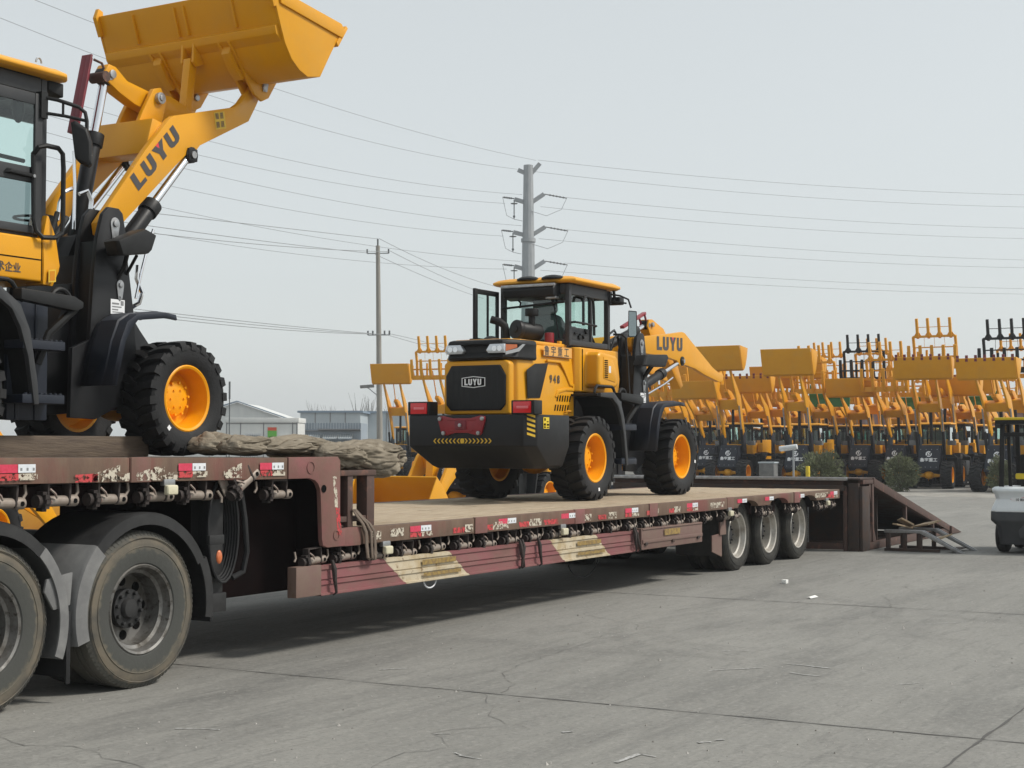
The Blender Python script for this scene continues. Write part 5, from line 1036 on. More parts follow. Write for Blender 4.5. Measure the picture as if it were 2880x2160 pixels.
# ================================================================== LOADING DOCK, RAMPS, BOARDS
DK = thing('loading_dock', 'brown steel loading dock with sloping ramp behind the trailer', 'loading dock')
def bx(n, m, *a, b=.006): return ob(n, G().box(*a), m, DK, b)
bx('dock_post', 'dark_steel', 23.40, 23.78, -.22, -.17, 0, 1.0)
bx('dock_post', 'dark_steel', 23.38, 23.44, -.165, .0, 0, 1.05); bx('dock_post', 'rust_brown', 23.37, 23.45, .02, .08, 0, 1.0)
bx('dock_post', 'rust_brown', 23.92, 24.0, -.22, -.14, .13, 1.03); bx('dock_post', 'dark_steel', 23.38, 23.46, 3.9, 4.0, 0, 1.05)
bx('dock_post', 'dark_steel', 24.05, 24.12, 1.0, 1.1, 0, 1.0); bx('dock_post', 'dark_steel', 24.05, 24.12, 2.1, 2.2, 0, 1.0); bx('dock_post', 'dark_steel', 25.0, 25.08, .4, .5, 0, .75)
bx('dock_beam', 'rust_brown', 23.375, 23.46, .09, 4.0, 1.02, 1.085); bx('dock_beam', 'rust_brown', 23.39, 23.45, .09, 3.9, .02, .12)
bx('dock_beam', 'rust_brown', 23.465, 24.1, -.215, -.13, 1.035, 1.10); bx('dock_beam', 'rust_brown', 23.80, 29.0, -.21, -.14, .005, .125)
bx('dock_plate', 'dark_steel', 23.36, 24.15, -.20, 4.05, 1.103, 1.128)
bx('dock_rail', 'steel', 23.30, 23.36, .0, 4.6, 1.09, 1.14); bx('dock_beam', 'dark_steel', 23.30, 23.45, .05, 4.0, .93, 1.018)
zr = lambda x: 1.12 - (x - 24.05) * (1.06 / 5.3)
ob('ramp_beam', G().prism([(24.0, 1.125), (29.25, .06), (29.38, .0), (29.05, -.0), (28.9, .0 + .02), (24.0, .99)], -.225, -.145), 'rust_brown', DK, .006)
ob('ramp_beam', G().prism([(24.0, 1.125), (29.25, .06), (29.38, .0), (28.9, .02), (24.0, .99)], 3.95, 4.03), 'rust_brown', DK, .006)
ob('ramp_plate', G().prism([(24.0, 1.122), (29.3, .05), (29.3, .02), (24.0, 1.09)], -.14, 3.94), 'dark_steel', DK)
ob('ramp_tip', G().prism([(28.7, .16), (29.45, .01), (28.7, .01)], -.26, .5), 'rust_brown', DK, .004)
for x in (25.85, 27.6): bx('ramp_strut', 'rust_brown', x, x + .07, -.21, -.15, .126, zr(x) - .13)
for x0 in (23.80, 24.12):
    ob('gusset', G().prism([(23.96, .5), (23.96, .13), (23.96 + (.22 if x0 > 24 else -.18), .13)], -.20, -.185), 'rust_brown', DK)
ob('gusset', G().prism([(23.92, 1.03), (23.92, .70), (23.80, 1.03)], -.20, -.185), 'rust_brown', DK)
for k in range(4): bx('dock_crossmember', 'dark_steel', 24.2 + k * 1.1, 24.28 + k * 1.1, -.14, 3.94, .02, .10)
bx('dock_brace', 'steel', 23.70, 23.72, .75, .77, .05, .95); bx('dock_back_panel', 'dark_steel', 24.9, 24.93, .0, 4.0, .0, .82)

SR = thing('portable_ramp', 'small steel wheel ramp with two slatted rails beside the dock', 'ramp')
zs = .33
for x0 in (0, .72):
    for dx in (0, .10):
        ob('rail', G().prism([(0, zs - .045), (.56, zs - .045), (1.14, .0), (1.22, .0), (.60, zs), (0, zs)], x0 + dx, x0 + dx + .022), 'steel', SR, .003)
    for k in range(11):
        q = .04 + k * .105; z = zs - .02 if q < .58 else zs - .02 - (q - .58) * (zs / .62)
        ob('rung', G().box(q, q + .03, x0 + .023, x0 + .099, z - .012, z + .008), 'dark_steel', SR)
    for q in (.02, .28, .52): ob('leg', G().box(q, q + .06, x0 + .02, x0 + .08, 0, zs - .046), 'dark_steel', SR, .004)
    ob('foot_beam', G().box(0, .85, x0 + .01, x0 + .09, 0.0, .045), 'dark_steel', SR, .003)
for q in (.0, .5): ob('crossbar', G().box(q, q + .05, .125, .715, zs - .12, zs - .05), 'dark_steel', SR, .004)
ob('tread_plate', G().box(.95, 1.08, .14, .70, .04, .055), 'dark_steel', SR)
SR.location = (23.78, -.44, 0); SR.rotation_euler = (0, 0, R(-92))
for i, (x, y, z, a, b, w, l, lab) in enumerate(((24.35, -.62, .42, .5, .5, .22, .30, 'pale broken board sticking up on top of the small ramp'), (24.45, -.92, .40, .9, -.22, .26, .42, 'wide pale board lying across the small ramp rails'), (24.2, -.62, .37, -.2, .05, .08, .55, 'narrow grey batten across the small ramp'), (24.3, -1.2, .20, .6, -.35, .2, .4, 'pale board slipped between the small ramp rails'))):
    o = tag(ob('board', G().box(-l / 2, l / 2, -w / 2, w / 2, -.012, .012), 'plank_light', None, .002), lab, 'board'); o.location = (x, y, z); o.rotation_euler = (b, .15, a)

# ================================================================== FORKLIFT at the right edge
FK = thing('forklift', 'white and dark grey forklift cut off by the right edge', 'forklift', (24.0, -2.02, 0), 0)
def fx(n, m, *a, b=.02): return ob(n, G().box(*a), m, FK, b, 3)
g = G(); rg = []
for z, x0, ins in ((.62, .0, .0), (.64, -.03, -.02), (.70, -.02, .0), (.82, .02, .05), (.90, .0, .03), (.945, -.03, .0), (.985, -.02, .0), (1.01, .03, .04)):
    rg.append([(x0, -.08 - ins, z), (x0 + .1, -.0 - ins, z), (1.0, -.0 - ins, z), (1.0, -1.1 + ins, z), (x0 + .1, -1.1 + ins, z), (x0, -1.02 + ins, z)])
ob('counterweight', g.loft(rg), 'fork_white', FK, .012)
g = G(); ob('lower_body', G().loft([[(.06, -.16, .14), (.14, -.10, .14), (1.7, -.10, .14), (1.7, -1.0, .14), (.14, -1.0, .14), (.06, -.94, .14)], [(.02, -.14, .42), (.10, -.06, .42), (1.7, -.06, .42), (1.7, -1.04, .42), (.10, -1.04, .42), (.02, -.96, .42)], [(-.03, -.06, .50), (.07, .02, .50), (1.7, .02, .50), (1.7, -1.12, .50), (.07, -1.12, .50), (-.03, -1.04, .50)], [(-.02, -.06, .635), (.08, .02, .635), (1.7, .02, .635), (1.7, -1.12, .635), (.08, -1.12, .635), (-.02, -1.04, .635)]]), 'fork_dark', FK, .012)
ob('body_panel', G().prism_x([(-.42, .24), (-.9, .24), (-.9, .44), (-.48, .44), (-.40, .36)], -.006, .03), 'fork_dark', FK, .01)
for y, x in ((-.05, .42), (-.88, .42), (-.05, 1.55), (-.9, 1.55)):
    w = ob('wheel', G().lathe([(.12, -.09), (.22, -.085), (.255, -.06), (.265, 0), (.255, .06), (.22, .085), (.12, .09)], n=28), 'rubber', FK, loc=(x, y - .05, .265)); ob('rim', G().cyl((0, -.06, 0), (0, .06, 0), .125, 18), 'fork_white', w)
ob('emblem', flat([(-.32, 0), (0, .06), (.32, 0), (0, -.06)], (-.034 + .045, -.60, .82), (0, -1, 0), (0, 0, 1)), 'red_decal', FK)
g = ob('emblem_band', flat([(-.30, -.03), (.30, -.03), (.30, .03), (-.30, .03)], (-.036 + .045, -.60, .82), (0, -1, 0), (0, 0, 1)), 'white_decal', FK)
vs_, fs_ = text_geo('10 80', .055, .001); ob('lettering', place2d([(a, b) for a, b, c in vs_], fs_, (.007, -.36, .80), (0, -1, 0), (0, 0, 1)), 'ink_hole_black', FK)
for x, y in ((.10, -.14), (.10, -.96), (1.30, -.14), (1.30, -.96)): ob('guard_post', G().bar((x + (.0 if x < 1 else .1), y, 1.0 if x < 1 else .6), (x + (.12 if x < 1 else -.05), y, 2.02), .07, .05), 'black_plastic', FK, .01)
ob('guard_post', G().bar((.45, -.20, 1.0), (.42, -.18, 2.0), .05, .05), 'black_plastic', FK, .008)
ob('overhead_guard', G().box(.05, 1.5, -1.05, -.05, 2.02, 2.06), 'safety_yellow', FK, .01); ob('guard_edge', G().box(.06, 1.48, -1.04, -.06, 1.96, 2.018), 'black_plastic', FK, .008)
ob('rear_bar', G().bar((.2, -.14, 1.80), (.2, -.96, 1.80), .05, .06), 'black_plastic', FK, .008)
ob('seat', G().box(.35, .85, -.80, -.36, 1.0, 1.16).box(.33, .45, -.80, -.36, 1.10, 1.50), 'black_plastic', FK, .04, 3)
ob('seat_cushion_edge', G().box(.30, .60, -.74, -.30, 1.12, 1.21), 'safety_yellow', FK, .03, 3)
for y in (-.3, -.8): ob('mast', G().box(1.75, 1.85, y - .05, y + .05, .1, 2.1), 'fork_dark', FK, .008)

# ================================================================== YARD LOADERS (parked rows)
TYB = tyre_mesh(lugs=18, nseg=28); TYB.materials.append(MT['rubber']); RMB = rim_mesh(20); RMB.materials.append(MT['orange_rim'])
def logo_geo(org, u, v, r):
    g = G(); n = 20; P = []
    outer = [(r * math.cos(2 * math.pi * k / n), r * math.sin(2 * math.pi * k / n)) for k in range(n)]
    inner = [(r * .62 * math.cos(2 * math.pi * k / n) + r * .06, r * .62 * math.sin(2 * math.pi * k / n)) for k in range(n)]
    vs = outer + inner; place2d(vs, [(k, (k + 1) % n, n + (k + 1) % n, n + k) for k in range(n) if k not in (1, 2, 12)], org, u, v, g)
    flat([(-.1 * r, .5 * r), (.35 * r, .45 * r), (.05 * r, .05 * r), (.45 * r, -.1 * r), (-.2 * r, -.55 * r), (.0, -.15 * r), (-.4 * r, -.02 * r)], org, u, v, g)
    return g
SHTXT = text_geo('鲁宇重工', .16, .004)
def grapple(root, tip, a, m):
    # lower tines and a tall clamp frame with tines
    x, z = tip; W = .95; root0 = root
    b = ob('grapple', G().box(x - .10, x + .06, -W, W, z - .05, z + 0.157).box(x - .08, x + .0, -W, W, z + 0.403, z + 0.470), m, root, .01)
    for k in range(5):
        y = -W + .03 + k * (2 * W - .06) / 4
        ob('tine', G().prism([(x - .05, z), (x + .10, z), (x + .22, z + 0.392), (x + .25, z + 0.874), (x + .20, z + 0.896), (x + .12, z + 0.448), (x - .03, z + 0.179)], y - .06, y + .06), m, b, .006)
    for sd in (-1, 1): ob('clamp_post', G().prism([(x - .35, z + 0.168), (x - .25, z + 0.112), (x - .20, z + 0.784), (x - .08, z + 1.232), (x - .16, z + 1.288), (x - .30, z + 0.784)], sd * .84 - .05, sd * .84 + .05), m, b, .006)
    ob('clamp_bar', G().box(x - .17, x - .08, -.84, .84, z + 1.210, z + 1.299).box(x - .25, x - .19, -.80, .80, z + 0.806, z + 0.851), m, b, .006)
    for k in range(4):
        y = -.66 + k * .44; ob('clamp_tine', G().prism([(x - .20, z + 1.176), (x - .04, z + 1.210), (x - .02, z + 1.512), (x + .06, z + 1.960), (x - .02, z + 1.982), (x - .13, z + 1.568)], y - .05, y + .05), m, b, .005)
        ob('clamp_web', G().prism_x([(y - .14, z + 1.299), (y + .14, z + 1.299), (y + .04, z + 1.456), (y - .04, z + 1.456)], x - .15, x - .11), m, b)
    ob('clamp_rod', G().tube([(x - .06, -.68, z + 1.624), (x - .06, .68, z + 1.624)], .014, 6), m, b)
    ob('clamp_wires', G().tube([(x - .14, -.4, z + 1.232), (x - .2, -.42, z + 0.840)], .008, 5).tube([(x - .14, 0, z + 1.232), (x - .2, 0, z + 0.840)], .008, 5).tube([(x - .14, .4, z + 1.232), (x - .2, .42, z + 0.840)], .008, 5), m, b)
    ob('grapple_cylinder', G().cyl((x - .3, -.35, z + 0.112), (x - .28, -.35, z + 0.728), .05, 10).cyl((x - .3, .35, z + 0.112), (x - .28, .35, z + 0.728), .05, 10), m, b)
def yard_bucket(root, tip, m, half=.98, teeth=False, tilt=0.0, h=.9):
    x, z = tip; k = h / .9
    pr = [(x + .46 * k, z + .98 * k), (x + .34 * k, z + .55 * k), (x + .16 * k, z + .02), (x + .06, z - .03), (x - .06 * k, z + .0), (x - .22 * k, z + .20 * k), (x - .38 * k, z + .55 * k), (x - .46 * k, z + .90 * k)]
    pr = rot2(pr, tip, tilt); b = bucket(root, pr[::-1], half, -.03, m=m)
    b.data.materials[0] = MT[m]
    if teeth:
        for q in range(7):
            y = -half + .08 + q * (2 * half - .16) / 6; X, Zz = pr[0]
            ob('tooth', G().prism([(X - .05, Zz - .12), (X + .02, Zz - .12), (X + .03, Zz + .09), (X, Zz + .1)], y - .045, y + .045), 'burgundy', b)
        ob('tooth_bar', G().box(pr[0][0] - .06, pr[0][0] - .02, -half, half, pr[0][1] - .10, pr[0][1] - .02), 'burgundy', b)
    return b
def yard_loader(lift, att, m_att='yellow', cabz=2.40, k=1.0, bk=.9):
    root = empty('wheel_loader')
    for x in (0, 2.6):
        for sd in (-1, 1):
            w = ob('wheel', TYB, None, root, loc=(x, sd * .67, .515)); w.rotation_euler = (0, random.uniform(0, 6), 0 if sd < 0 else math.pi); ob('rim', RMB, None, w)
    ob('front_axle', G().cyl((2.62, -.48, .50), (2.62, -.12, .515), .055, 10, .11).cyl((2.62, .48, .50), (2.62, .12, .515), .055, 10, .11).ell((2.66, 0, .515), (.2, .2, .17), 14, 8), 'yellow', root)
    ob('front_frame', G().prism([(1.7, .40), (2.55, .42), (2.86, .72), (2.52, 1.58), (1.75, 1.62)], -.40, .40), 'navy_paint', root, .01)
    # shield plate with emblem
    A, B = Vector((2.90, 0, .70)), Vector((2.56, 0, 1.62)); up = (B - A).normalized(); nrm = Vector((up.z, 0, -up.x))
    sh = G(); C = [A + Vector((0, -.41, 0)), A + Vector((0, .41, 0)), B + Vector((0, .36, 0)), B + Vector((0, -.36, 0))]
    sh.add([tuple(p + nrm * .03) for p in C] + [tuple(p) for p in C], [(0, 1, 2, 3), (7, 6, 5, 4), (0, 4, 5, 1), (1, 5, 6, 2), (2, 6, 7, 3), (3, 7, 4, 0)])
    s = ob('shield_plate', sh, 'navy_paint', root, .008)
    c = A + up * .62 + nrm * .034
    ob('emblem', logo_geo(c, (0, 1, 0), up, .115), 'white_decal', s)
    ob('emblem_lettering', place2d([(a - .31, b) for a, b, _ in SHTXT[0]], SHTXT[1], A + up * .33 + nrm * .034, (0, 1, 0), up), 'white_decal', s)
    g = G()
    for y in (-.3, -.1, .1, .3):
        for t in (.10, .80): p = A + up * t + nrm * .03; g.cyl((p.x, y, p.z), (p.x + nrm.x * .012, y, p.z + nrm.z * .012), .014, 6)
    ob('bolts', g, 'steel', s)
    for sd in (-1, 1):
        y0, y1 = sorted((sd * .40, sd * .47)); ob('tower', G().prism([(1.7, .5), (2.35, .7), (2.2, 1.9), (2.06, 2.15), (1.92, 2.15), (1.8, 1.8)], y0, y1), 'navy_paint', root, .008)
        y0, y1 = sorted((sd * .50, sd * .90)); ob('front_fender', G().prism([(1.55, .75), (1.75, 1.18), (2.5, 1.27), (2.5, 1.23), (1.8, 1.14), (1.6, .75)], y0, y1), 'black_plastic', root, .006)
        ob('flood_lamp', G().box(1.75, 1.95, *sorted((sd * .56, sd * .86)), 1.62, 1.80), 'mud_grey', root, .01)
        ob('work_lamp', G().box(1.2, 1.3, *sorted((sd * .30, sd * .46)), cabz - .18, cabz - .10), 'black_plastic', root)
        ob('mirror', G().box(1.22, 1.26, *sorted((sd * .62, sd * .76)), cabz - .55, cabz - .28), 'black_plastic', root, .01)
        ob('fender_step', G().box(.7, 1.15, *sorted((sd * .6, sd * .9)), 1.18, 1.28).box(.75, 1.1, *sorted((sd * .62, sd * .66)), .35, 1.18), 'black_plastic', root, .006)
        ob('side_tank', G().box(.3, .75, *sorted((sd * .57, sd * .80)), 1.32, 1.72), 'yellow', root, .03, 3)
        ob('rear_fender', G().prism([(-.6, 1.2), (.3, 1.32), (.65, 1.1), (.8, .5), (.75, .5), (.6, 1.05), (.28, 1.27), (-.6, 1.15)], *sorted((sd * .5, sd * .88))), 'black_plastic', root, .005)
    ob('rear_body', G().box(-1.25, .1, -.48, .48, 1.0, 1.85), 'yellow', root, .03, 3); ob('rear_weight', G().box(-1.6, -.7, -.84, .84, .45, 1.02), 'black_paint', root, .04)
    ob('rear_frame', G().box(-.8, 1.8, -.33, .33, .45, 1.05), 'black_plastic', root, .01)
    ob('cab_base', G().box(.08, 1.25, -.55, .55, 1.25, 1.66), 'yellow', root, .03, 3)
    z0, z1, hw = 1.66, cabz, .50; g = G()
    for x in (.02, 1.14):
        for sd in (-1, 1): g.box(x, x + .07, sd * hw - .035, sd * hw + .035, z0, z1)
    g.box(.09, 1.14, -.53, -.47, z1 - .09, z1 - .003).box(.09, 1.14, .47, .53, z1 - .09, z1 - .003).box(1.142, 1.205, -.46, .46, z1 - .10, z1 - .004).box(.025, .085, -.46, .46, z1 - .1, z1 - .004).box(1.142, 1.205, -.02, .02, z0, z1 - .1)
    fr = ob('cab_frame', g, 'black_plastic', root, .008)
    for q in ([(1.17, -hw, z0), (1.17, hw, z0), (1.17, hw, z1 - .1), (1.17, -hw, z1 - .1)], [(.06, -hw, z0), (1.17, -hw, z0), (1.17, -hw, z1 - .1), (.06, -hw, z1 - .1)], [(.06, hw, z0), (1.17, hw, z0), (1.17, hw, z1 - .1), (.06, hw, z1 - .1)], [(.05, -hw, z0), (.05, hw, z0), (.05, hw, z1 - .1), (.05, -hw, z1 - .1)]):
        ob('window_pane', G().add(q, [(0, 1, 2, 3)]), 'glass', fr)
    ob('cab_roof', G().loft([[(-.06 + e, -.60 + e, z), (1.34 - e, -.60 + e, z), (1.34 - e, .60 - e, z), (-.06 + e, .60 - e, z)] for e, z in ((.03, z1), (0, z1 + .02), (0, z1 + .05), (.08, z1 + .09))]), 'yellow_light', root, .01)
    ob('seat', G().box(.3, .45, -.24, .24, 1.65, 2.2).box(.4, .75, -.24, .24, 1.65, 1.8), 'vinyl', root, .03)
    # arms
    T = lambda P: rot2([(PIV[0] + (x - PIV[0]) * k, PIV[1] + (z - PIV[1]) * (k * .5 + .5)) for x, z in P], PIV, R(lift))
    pr = T(ARM1); tip = T([(5.05, 1.69)])[0]; lc = T([(3.4, 1.86)])[0]; rk = T([(3.4, 2.5)])[0]
    for sd in (-1, 1): ob('lift_arm', G().prism(pr, sd * .42 - .035, sd * .42 + .035), 'yellow', root, .008)
    ob('arm_crossbeam', G().prism(T([(3.2, 1.92), (3.62, 1.95), (3.6, 2.2), (3.25, 2.18)]), -.384, .384), 'yellow', root, .012)
    for sd in (-1, 1):
        m = (Vector((2.2, sd * .42, 1.3)) + Vector((lc[0], sd * .42, lc[1]))) / 2
        c = ob('lift_cylinder', G().cyl((2.2, sd * .49, 1.2), (m.x, sd * .49, m.z), .055, 10), 'black_paint', root); ob('rod', G().cyl((m.x, sd * .49, m.z), (lc[0], sd * .49, lc[1]), .03, 8), 'steel', c)
    ob('rocker', G().prism(T([(3.15, 2.45), (3.25, 2.6), (3.5, 2.52), (3.85, 2.3), (4.1, 1.95), (4.0, 1.85), (3.7, 2.05), (3.4, 2.25)]), -.09, .09), 'yellow', root, .015)
    ob('tilt_cylinder', G().cyl((2.1, 0, 1.75), rk[:1] + (0,) + rk[1:], .06, 10), 'black_paint', root)
    ob('tilt_link', G().bar(T([(4.05, 1.9)])[0][:1] + (0,) + T([(4.05, 1.9)])[0][1:], (tip[0] - .1, 0, tip[1] + .35), .03, .06), 'yellow_dull', root)
    if att == 'bucket': yard_bucket(root, tip, m_att, h=bk, tilt=R(-62) if lift < 0 else 0)
    elif att == 'teeth': yard_bucket(root, tip, m_att, 1.02, True, h=bk)
    elif att == 'grapple': grapple(root, tip, 0, m_att)
    elif att == 'blade':
        ob('blade', G().prism([(tip[0] + .2, tip[1] + .5), (tip[0] + .1, tip[1] + .25), (tip[0] + .15, tip[1] - .1), (tip[0] + .1, tip[1] - .1), (tip[0], tip[1] + .25), (tip[0] + .12, tip[1] + .52)], -.95, .95), m_att, root, .01)
        for sd in (-1, 1): ob('blade_wing', G().prism_x([(sd * .95, tip[1] - .1), (sd * .93, tip[1] + .95), (sd * .6, tip[1] + .3)], tip[0] + .06, tip[0] + .12), m_att, root)
    return root
PROTO = {
    'big': yard_loader(67, 'bucket', cabz=2.48, bk=.88, k=1.0), 'bucket': yard_loader(64, 'bucket', bk=.90, k=.90), 'low': yard_loader(48, 'bucket', bk=.66, k=.80), 'teeth': yard_loader(57, 'teeth', bk=.64, k=.80), 'hightooth': yard_loader(60, 'teeth', bk=.72, k=.84),
    'grapple': yard_loader(54, 'grapple', k=.80), 'highgrapple': yard_loader(66, 'grapple', cabz=2.48, k=1.0), 'black': yard_loader(62, 'grapple', 'black_plastic', k=.92), 'blade': yard_loader(40, 'blade', 'green_paint', k=.85), 'nose': yard_loader(-30, 'bucket', bk=.85, k=1.0)}
LOOK = {'big': 'with a plain bucket lifted very high', 'bucket': 'with a plain bucket raised', 'low': 'with a small bucket half raised', 'teeth': 'with a raised toothed bucket', 'hightooth': 'with a toothed bucket lifted high',
        'grapple': 'with a raised yellow grapple', 'highgrapple': 'with a tall yellow grapple lifted highest', 'black': 'with a raised black grapple', 'blade': 'with a green blade', 'nose': 'with its bucket lowered to the ground'}
ORD = ['first', 'second', 'third', 'fourth', 'fifth', 'sixth', 'seventh', 'eighth', 'ninth', 'tenth', 'eleventh', 'twelfth', 'thirteenth', 'fourteenth', 'fifteenth', 'sixteenth', 'seventeenth', 'eighteenth']
used = set()
def park(kind, x, y, rz, label):          # x,y of the front axle
    p = PROTO[kind]
    if kind in used: o = copy_tree(p)
    else: o = p; used.add(kind)
    c, s = math.cos(rz), math.sin(rz); o.location = (x - 2.6 * c, y - 2.6 * s, 0); o.rotation_euler = (0, 0, rz)
    return tag(o, label, 'wheel loader', 'wheel loaders parked in the yard')
ROWS = [
    ('front row', [(63.5, 20.46, 'grapple'), (62.19, 18.72, 'low'), (59.95, 16.61, 'big'), (64.4, 16.87, 'teeth'), (57.95, 13.06, 'bucket'), (63.9, 13.72, 'grapple'), (63.68, 12.11, 'low'), (62.34, 10.41, 'grapple'), (57.48, 7.85, 'hightooth'), (63.73, 7.99, 'low'), (55.29, 4.64, 'teeth')]),
    ('second row', [(69.46, 24.13, 'black'), (69.27, 22.44, 'grapple'), (68.05, 20.55, 'bucket'), (66.88, 18.58, 'low'), (70.51, 18.28, 'bucket'), (69.3, 16.36, 'big'), (70.08, 15.0, 'blade'), (64.69, 12.34, 'black'), (69.57, 11.86, 'grapple'), (62.33, 8.42, 'highgrapple'), (70.2, 8.76, 'teeth'), (59.58, 5.18, 'black')]),
    ('third row', [(75.57, 27.53, 'grapple'), (77.16, 26.77, 'teeth'), (74.4, 23.55, 'black'), (74.1, 22.06, 'teeth'), (76.9, 21.19, 'low'), (76.73, 19.48, 'grapple'), (73.71, 16.7, 'highgrapple'), (72.96, 14.0, 'highgrapple'), (76.8, 13.33, 'blade'), (74.65, 11.04, 'low'), (77.62, 9.87, 'blade'), (72.12, 7.42, 'highgrapple')]),
    ('back row', [(84.19, 30.58, 'low'), (84.31, 28.35, 'teeth'), (82.24, 25.94, 'grapple'), (83.14, 24.36, 'low'), (85.0, 23.13, 'teeth'), (83.99, 20.88, 'grapple'), (84.0, 18.84, 'teeth'), (84.29, 16.33, 'grapple'), (85.16, 14.8, 'grapple'), (84.11, 12.62, 'bucket'), (86.18, 11.02, 'grapple')])]
rr_ = random.Random(11)
for rn, row in ROWS:
    for i, (x, y, k) in enumerate(row):
        park(k, x + rr_.uniform(-.6, .6), y, math.pi + rr_.uniform(-.09, .09), 'loader %s, %s from left in yard %s' % (LOOK[k], ORD[i], rn))
# left group behind the trailer loader
x, y = 64.76, 36.34; park('big', x, y, R(196), 'yellow wheel loader with raised bucket in front of the concrete pole')
x, y = 60.75, 31.28; park('highgrapple', x, y, R(190), 'yellow wheel loader with raised grapple just left of the trailer loader hood')
x, y = 28.47, 10.24; park('nose', x, y, math.pi, 'loader behind the trailer with its bucket lowered left of its white emblem')
x, y = 41.18, 15.19; park('nose', x, y, math.pi, 'lowered loader seen under the belly of the trailer loader')
x, y = 14.42, 9.65; park('nose', x, y, R(2), 'loader whose yellow arm shows under the raised trailer front')
tag(ob('steel_frame', G().box(0, 3.2, -.5, .5, 0, .28).box(.1, 3.1, -.45, .45, .29, .55).box(.05, .1, -.55, .55, .0, .6), 'navy_paint', None, .02), 'dark blue welded steel frame lying behind the trailer between the loader wheels', 'steel frame').location = (36.0, 9.9, 0)

# ================================================================== SMALL YARD THINGS
PC = thing('surveillance_camera', 'white tube camera on a thin post beyond the dock', 'camera', (47.87, 9.55, 0))
ob('post', G().cyl((0, 0, 0), (0, 0, 1.5), .035, 10), 'galvanised', PC); ob('housing', G().cyl((-.02, .42, 1.49), (.02, -.08, 1.56), .075, 16), 'white_decal', PC, .015); ob('sun_shield', G().cyl((-.02, .46, 1.505), (.02, -.12, 1.58), .085, 16), 'white_paint', PC, .01); ob('arm', G().bar((0, 0, 1.5), (0, .1, 1.52), .03, .03), 'galvanised', PC)
EB = thing('electrical_box', 'grey electrical box on legs left of the camera post', 'cabinet', (47.47, 10.25, 0))
ob('cabinet', G().box(-.2, .2, -.25, .25, .62, 1.04), 'mud_grey', EB, .015); ob('lid', G().box(-.22, .22, -.28, .28, 1.043, 1.09), 'wall_pale', EB, .008)
for y in (-.2, .2): ob('leg', G().bar((0, y, 0), (0, y, .62), .05, .05), 'galvanised', EB)
o = tag(ob('upright', G().cyl((0, 0, 0), (0, 0, .95), .07, 12).cyl((0, 0, .70), (0, 0, .80), .075, 12), 'safety_yellow', None, .01), 'short yellow bollard right of the camera post', 'upright'); o.location = (48.1, 9.15, 0)  # upright stands for a yellow part of a parked loader
def shrub(label, loc, rx, rz, n, seed, low=0.0):
    root = thing('shrub', label, 'shrub', loc); rd = random.Random(seed); ga, gb, st = G(), G(), G()
    for k in range(9):
        a = rd.uniform(0, 6.28); e = rd.uniform(.5, 1.2); L = rd.uniform(.5, .95)
        tipv = Vector((rx * .7 * math.cos(a) * math.cos(e) * L, rx * .7 * math.sin(a) * math.cos(e) * L, rz * (.35 + L * .9)))
        st.tube([(0, 0, 0), tuple(tipv * .4 + Vector((0, 0, .1))), tuple(tipv)], [.03, .02, .006], 5)
    for k in range(40):
        a = rd.uniform(0, 6.28); e = rd.uniform(-.1, 1.5); v = Vector((rx * math.cos(a) * math.cos(e), rx * math.sin(a) * math.cos(e), rz + low + rz * math.sin(e))); st.tube([tuple(v * .7 + Vector((0, 0, rz * .25))), tuple(v * rd.uniform(1.0, 1.18))], [.008, .003], 4)
    for k in range(n):
        while True:
            p = Vector((rd.uniform(-1, 1), rd.uniform(-1, 1), rd.uniform(-1, 1)))
            if p.length < 1 and (p.length > .45 or rd.random() < .35): break
        w = 1 + .42 * noise.noise(p * 1.9 + Vector((seed, 0, 0))) + .22 * noise.noise(p * 5 + Vector((0, 0, seed)))
        if noise.noise(p * 3.4 + Vector((0, seed, 0))) < -.16: continue
        c = Vector((p.x * rx * w, p.y * rx * w, rz + low + p.z * rz * w * .98))
        d = (p + Vector((rd.uniform(-.6, .6), rd.uniform(-.6, .6), rd.uniform(-.2, .9)))).normalized(); t = d.cross(Vector((rd.uniform(-1, 1), rd.uniform(-1, 1), rd.uniform(-1, 1)))).normalized()
        L, wd = rd.uniform(.06, .13), rd.uniform(.012, .026); gg = ga if noise.noise(c * 2.5 + Vector((5, 5, 5))) + rd.uniform(-.3, .3) < .05 else gb
        gg.add([c, c + d * L * .5 + t * wd, c + d * L, c + d * L * .5 - t * wd], [(0, 1, 2, 3)])
    cr = ob('crown', ga.mesh('crown', fix=False), 'leaf_a', root); ob('leaf_clump', gb.mesh('leaf_clump', fix=False), 'leaf_b', root); ob('stem', st, 'bark', root)
x, y = 50.25, 9.42; shrub('wide round grey-green shrub beyond the dock top', (x, y, 0), .72, .68, 9000, 3)
x, y = 54.04, 7.81; shrub('narrower grey-green shrub right of the wide one, beside the ramp', (x, y, 0), .56, .62, 7000, 8)
x, y = 53.23, 4.21; shrub('small dark shrub partly hidden by the forklift', (x, y, 0), .35, .6, 3500, 15)
tag(ob('paper_scrap', G().box(-.04, .04, -.03, .03, 0, .045), 'paper', None, .004), 'small white block of litter near the trailer wheels', 'litter').location = (17.6, -1.05, .002)
o = tag(ob('paper_scrap', G().add([(-.11, -.02, .004), (.1, -.035, .004), (.12, .01, .02), (-.08, .03, .012), (-.1, .0, .018)], [(0, 1, 2, 3, 4)]), 'paper'), 'crumpled white paper strip lying on the open concrete', 'litter'); o.location = (16.1, -1.9, .002)

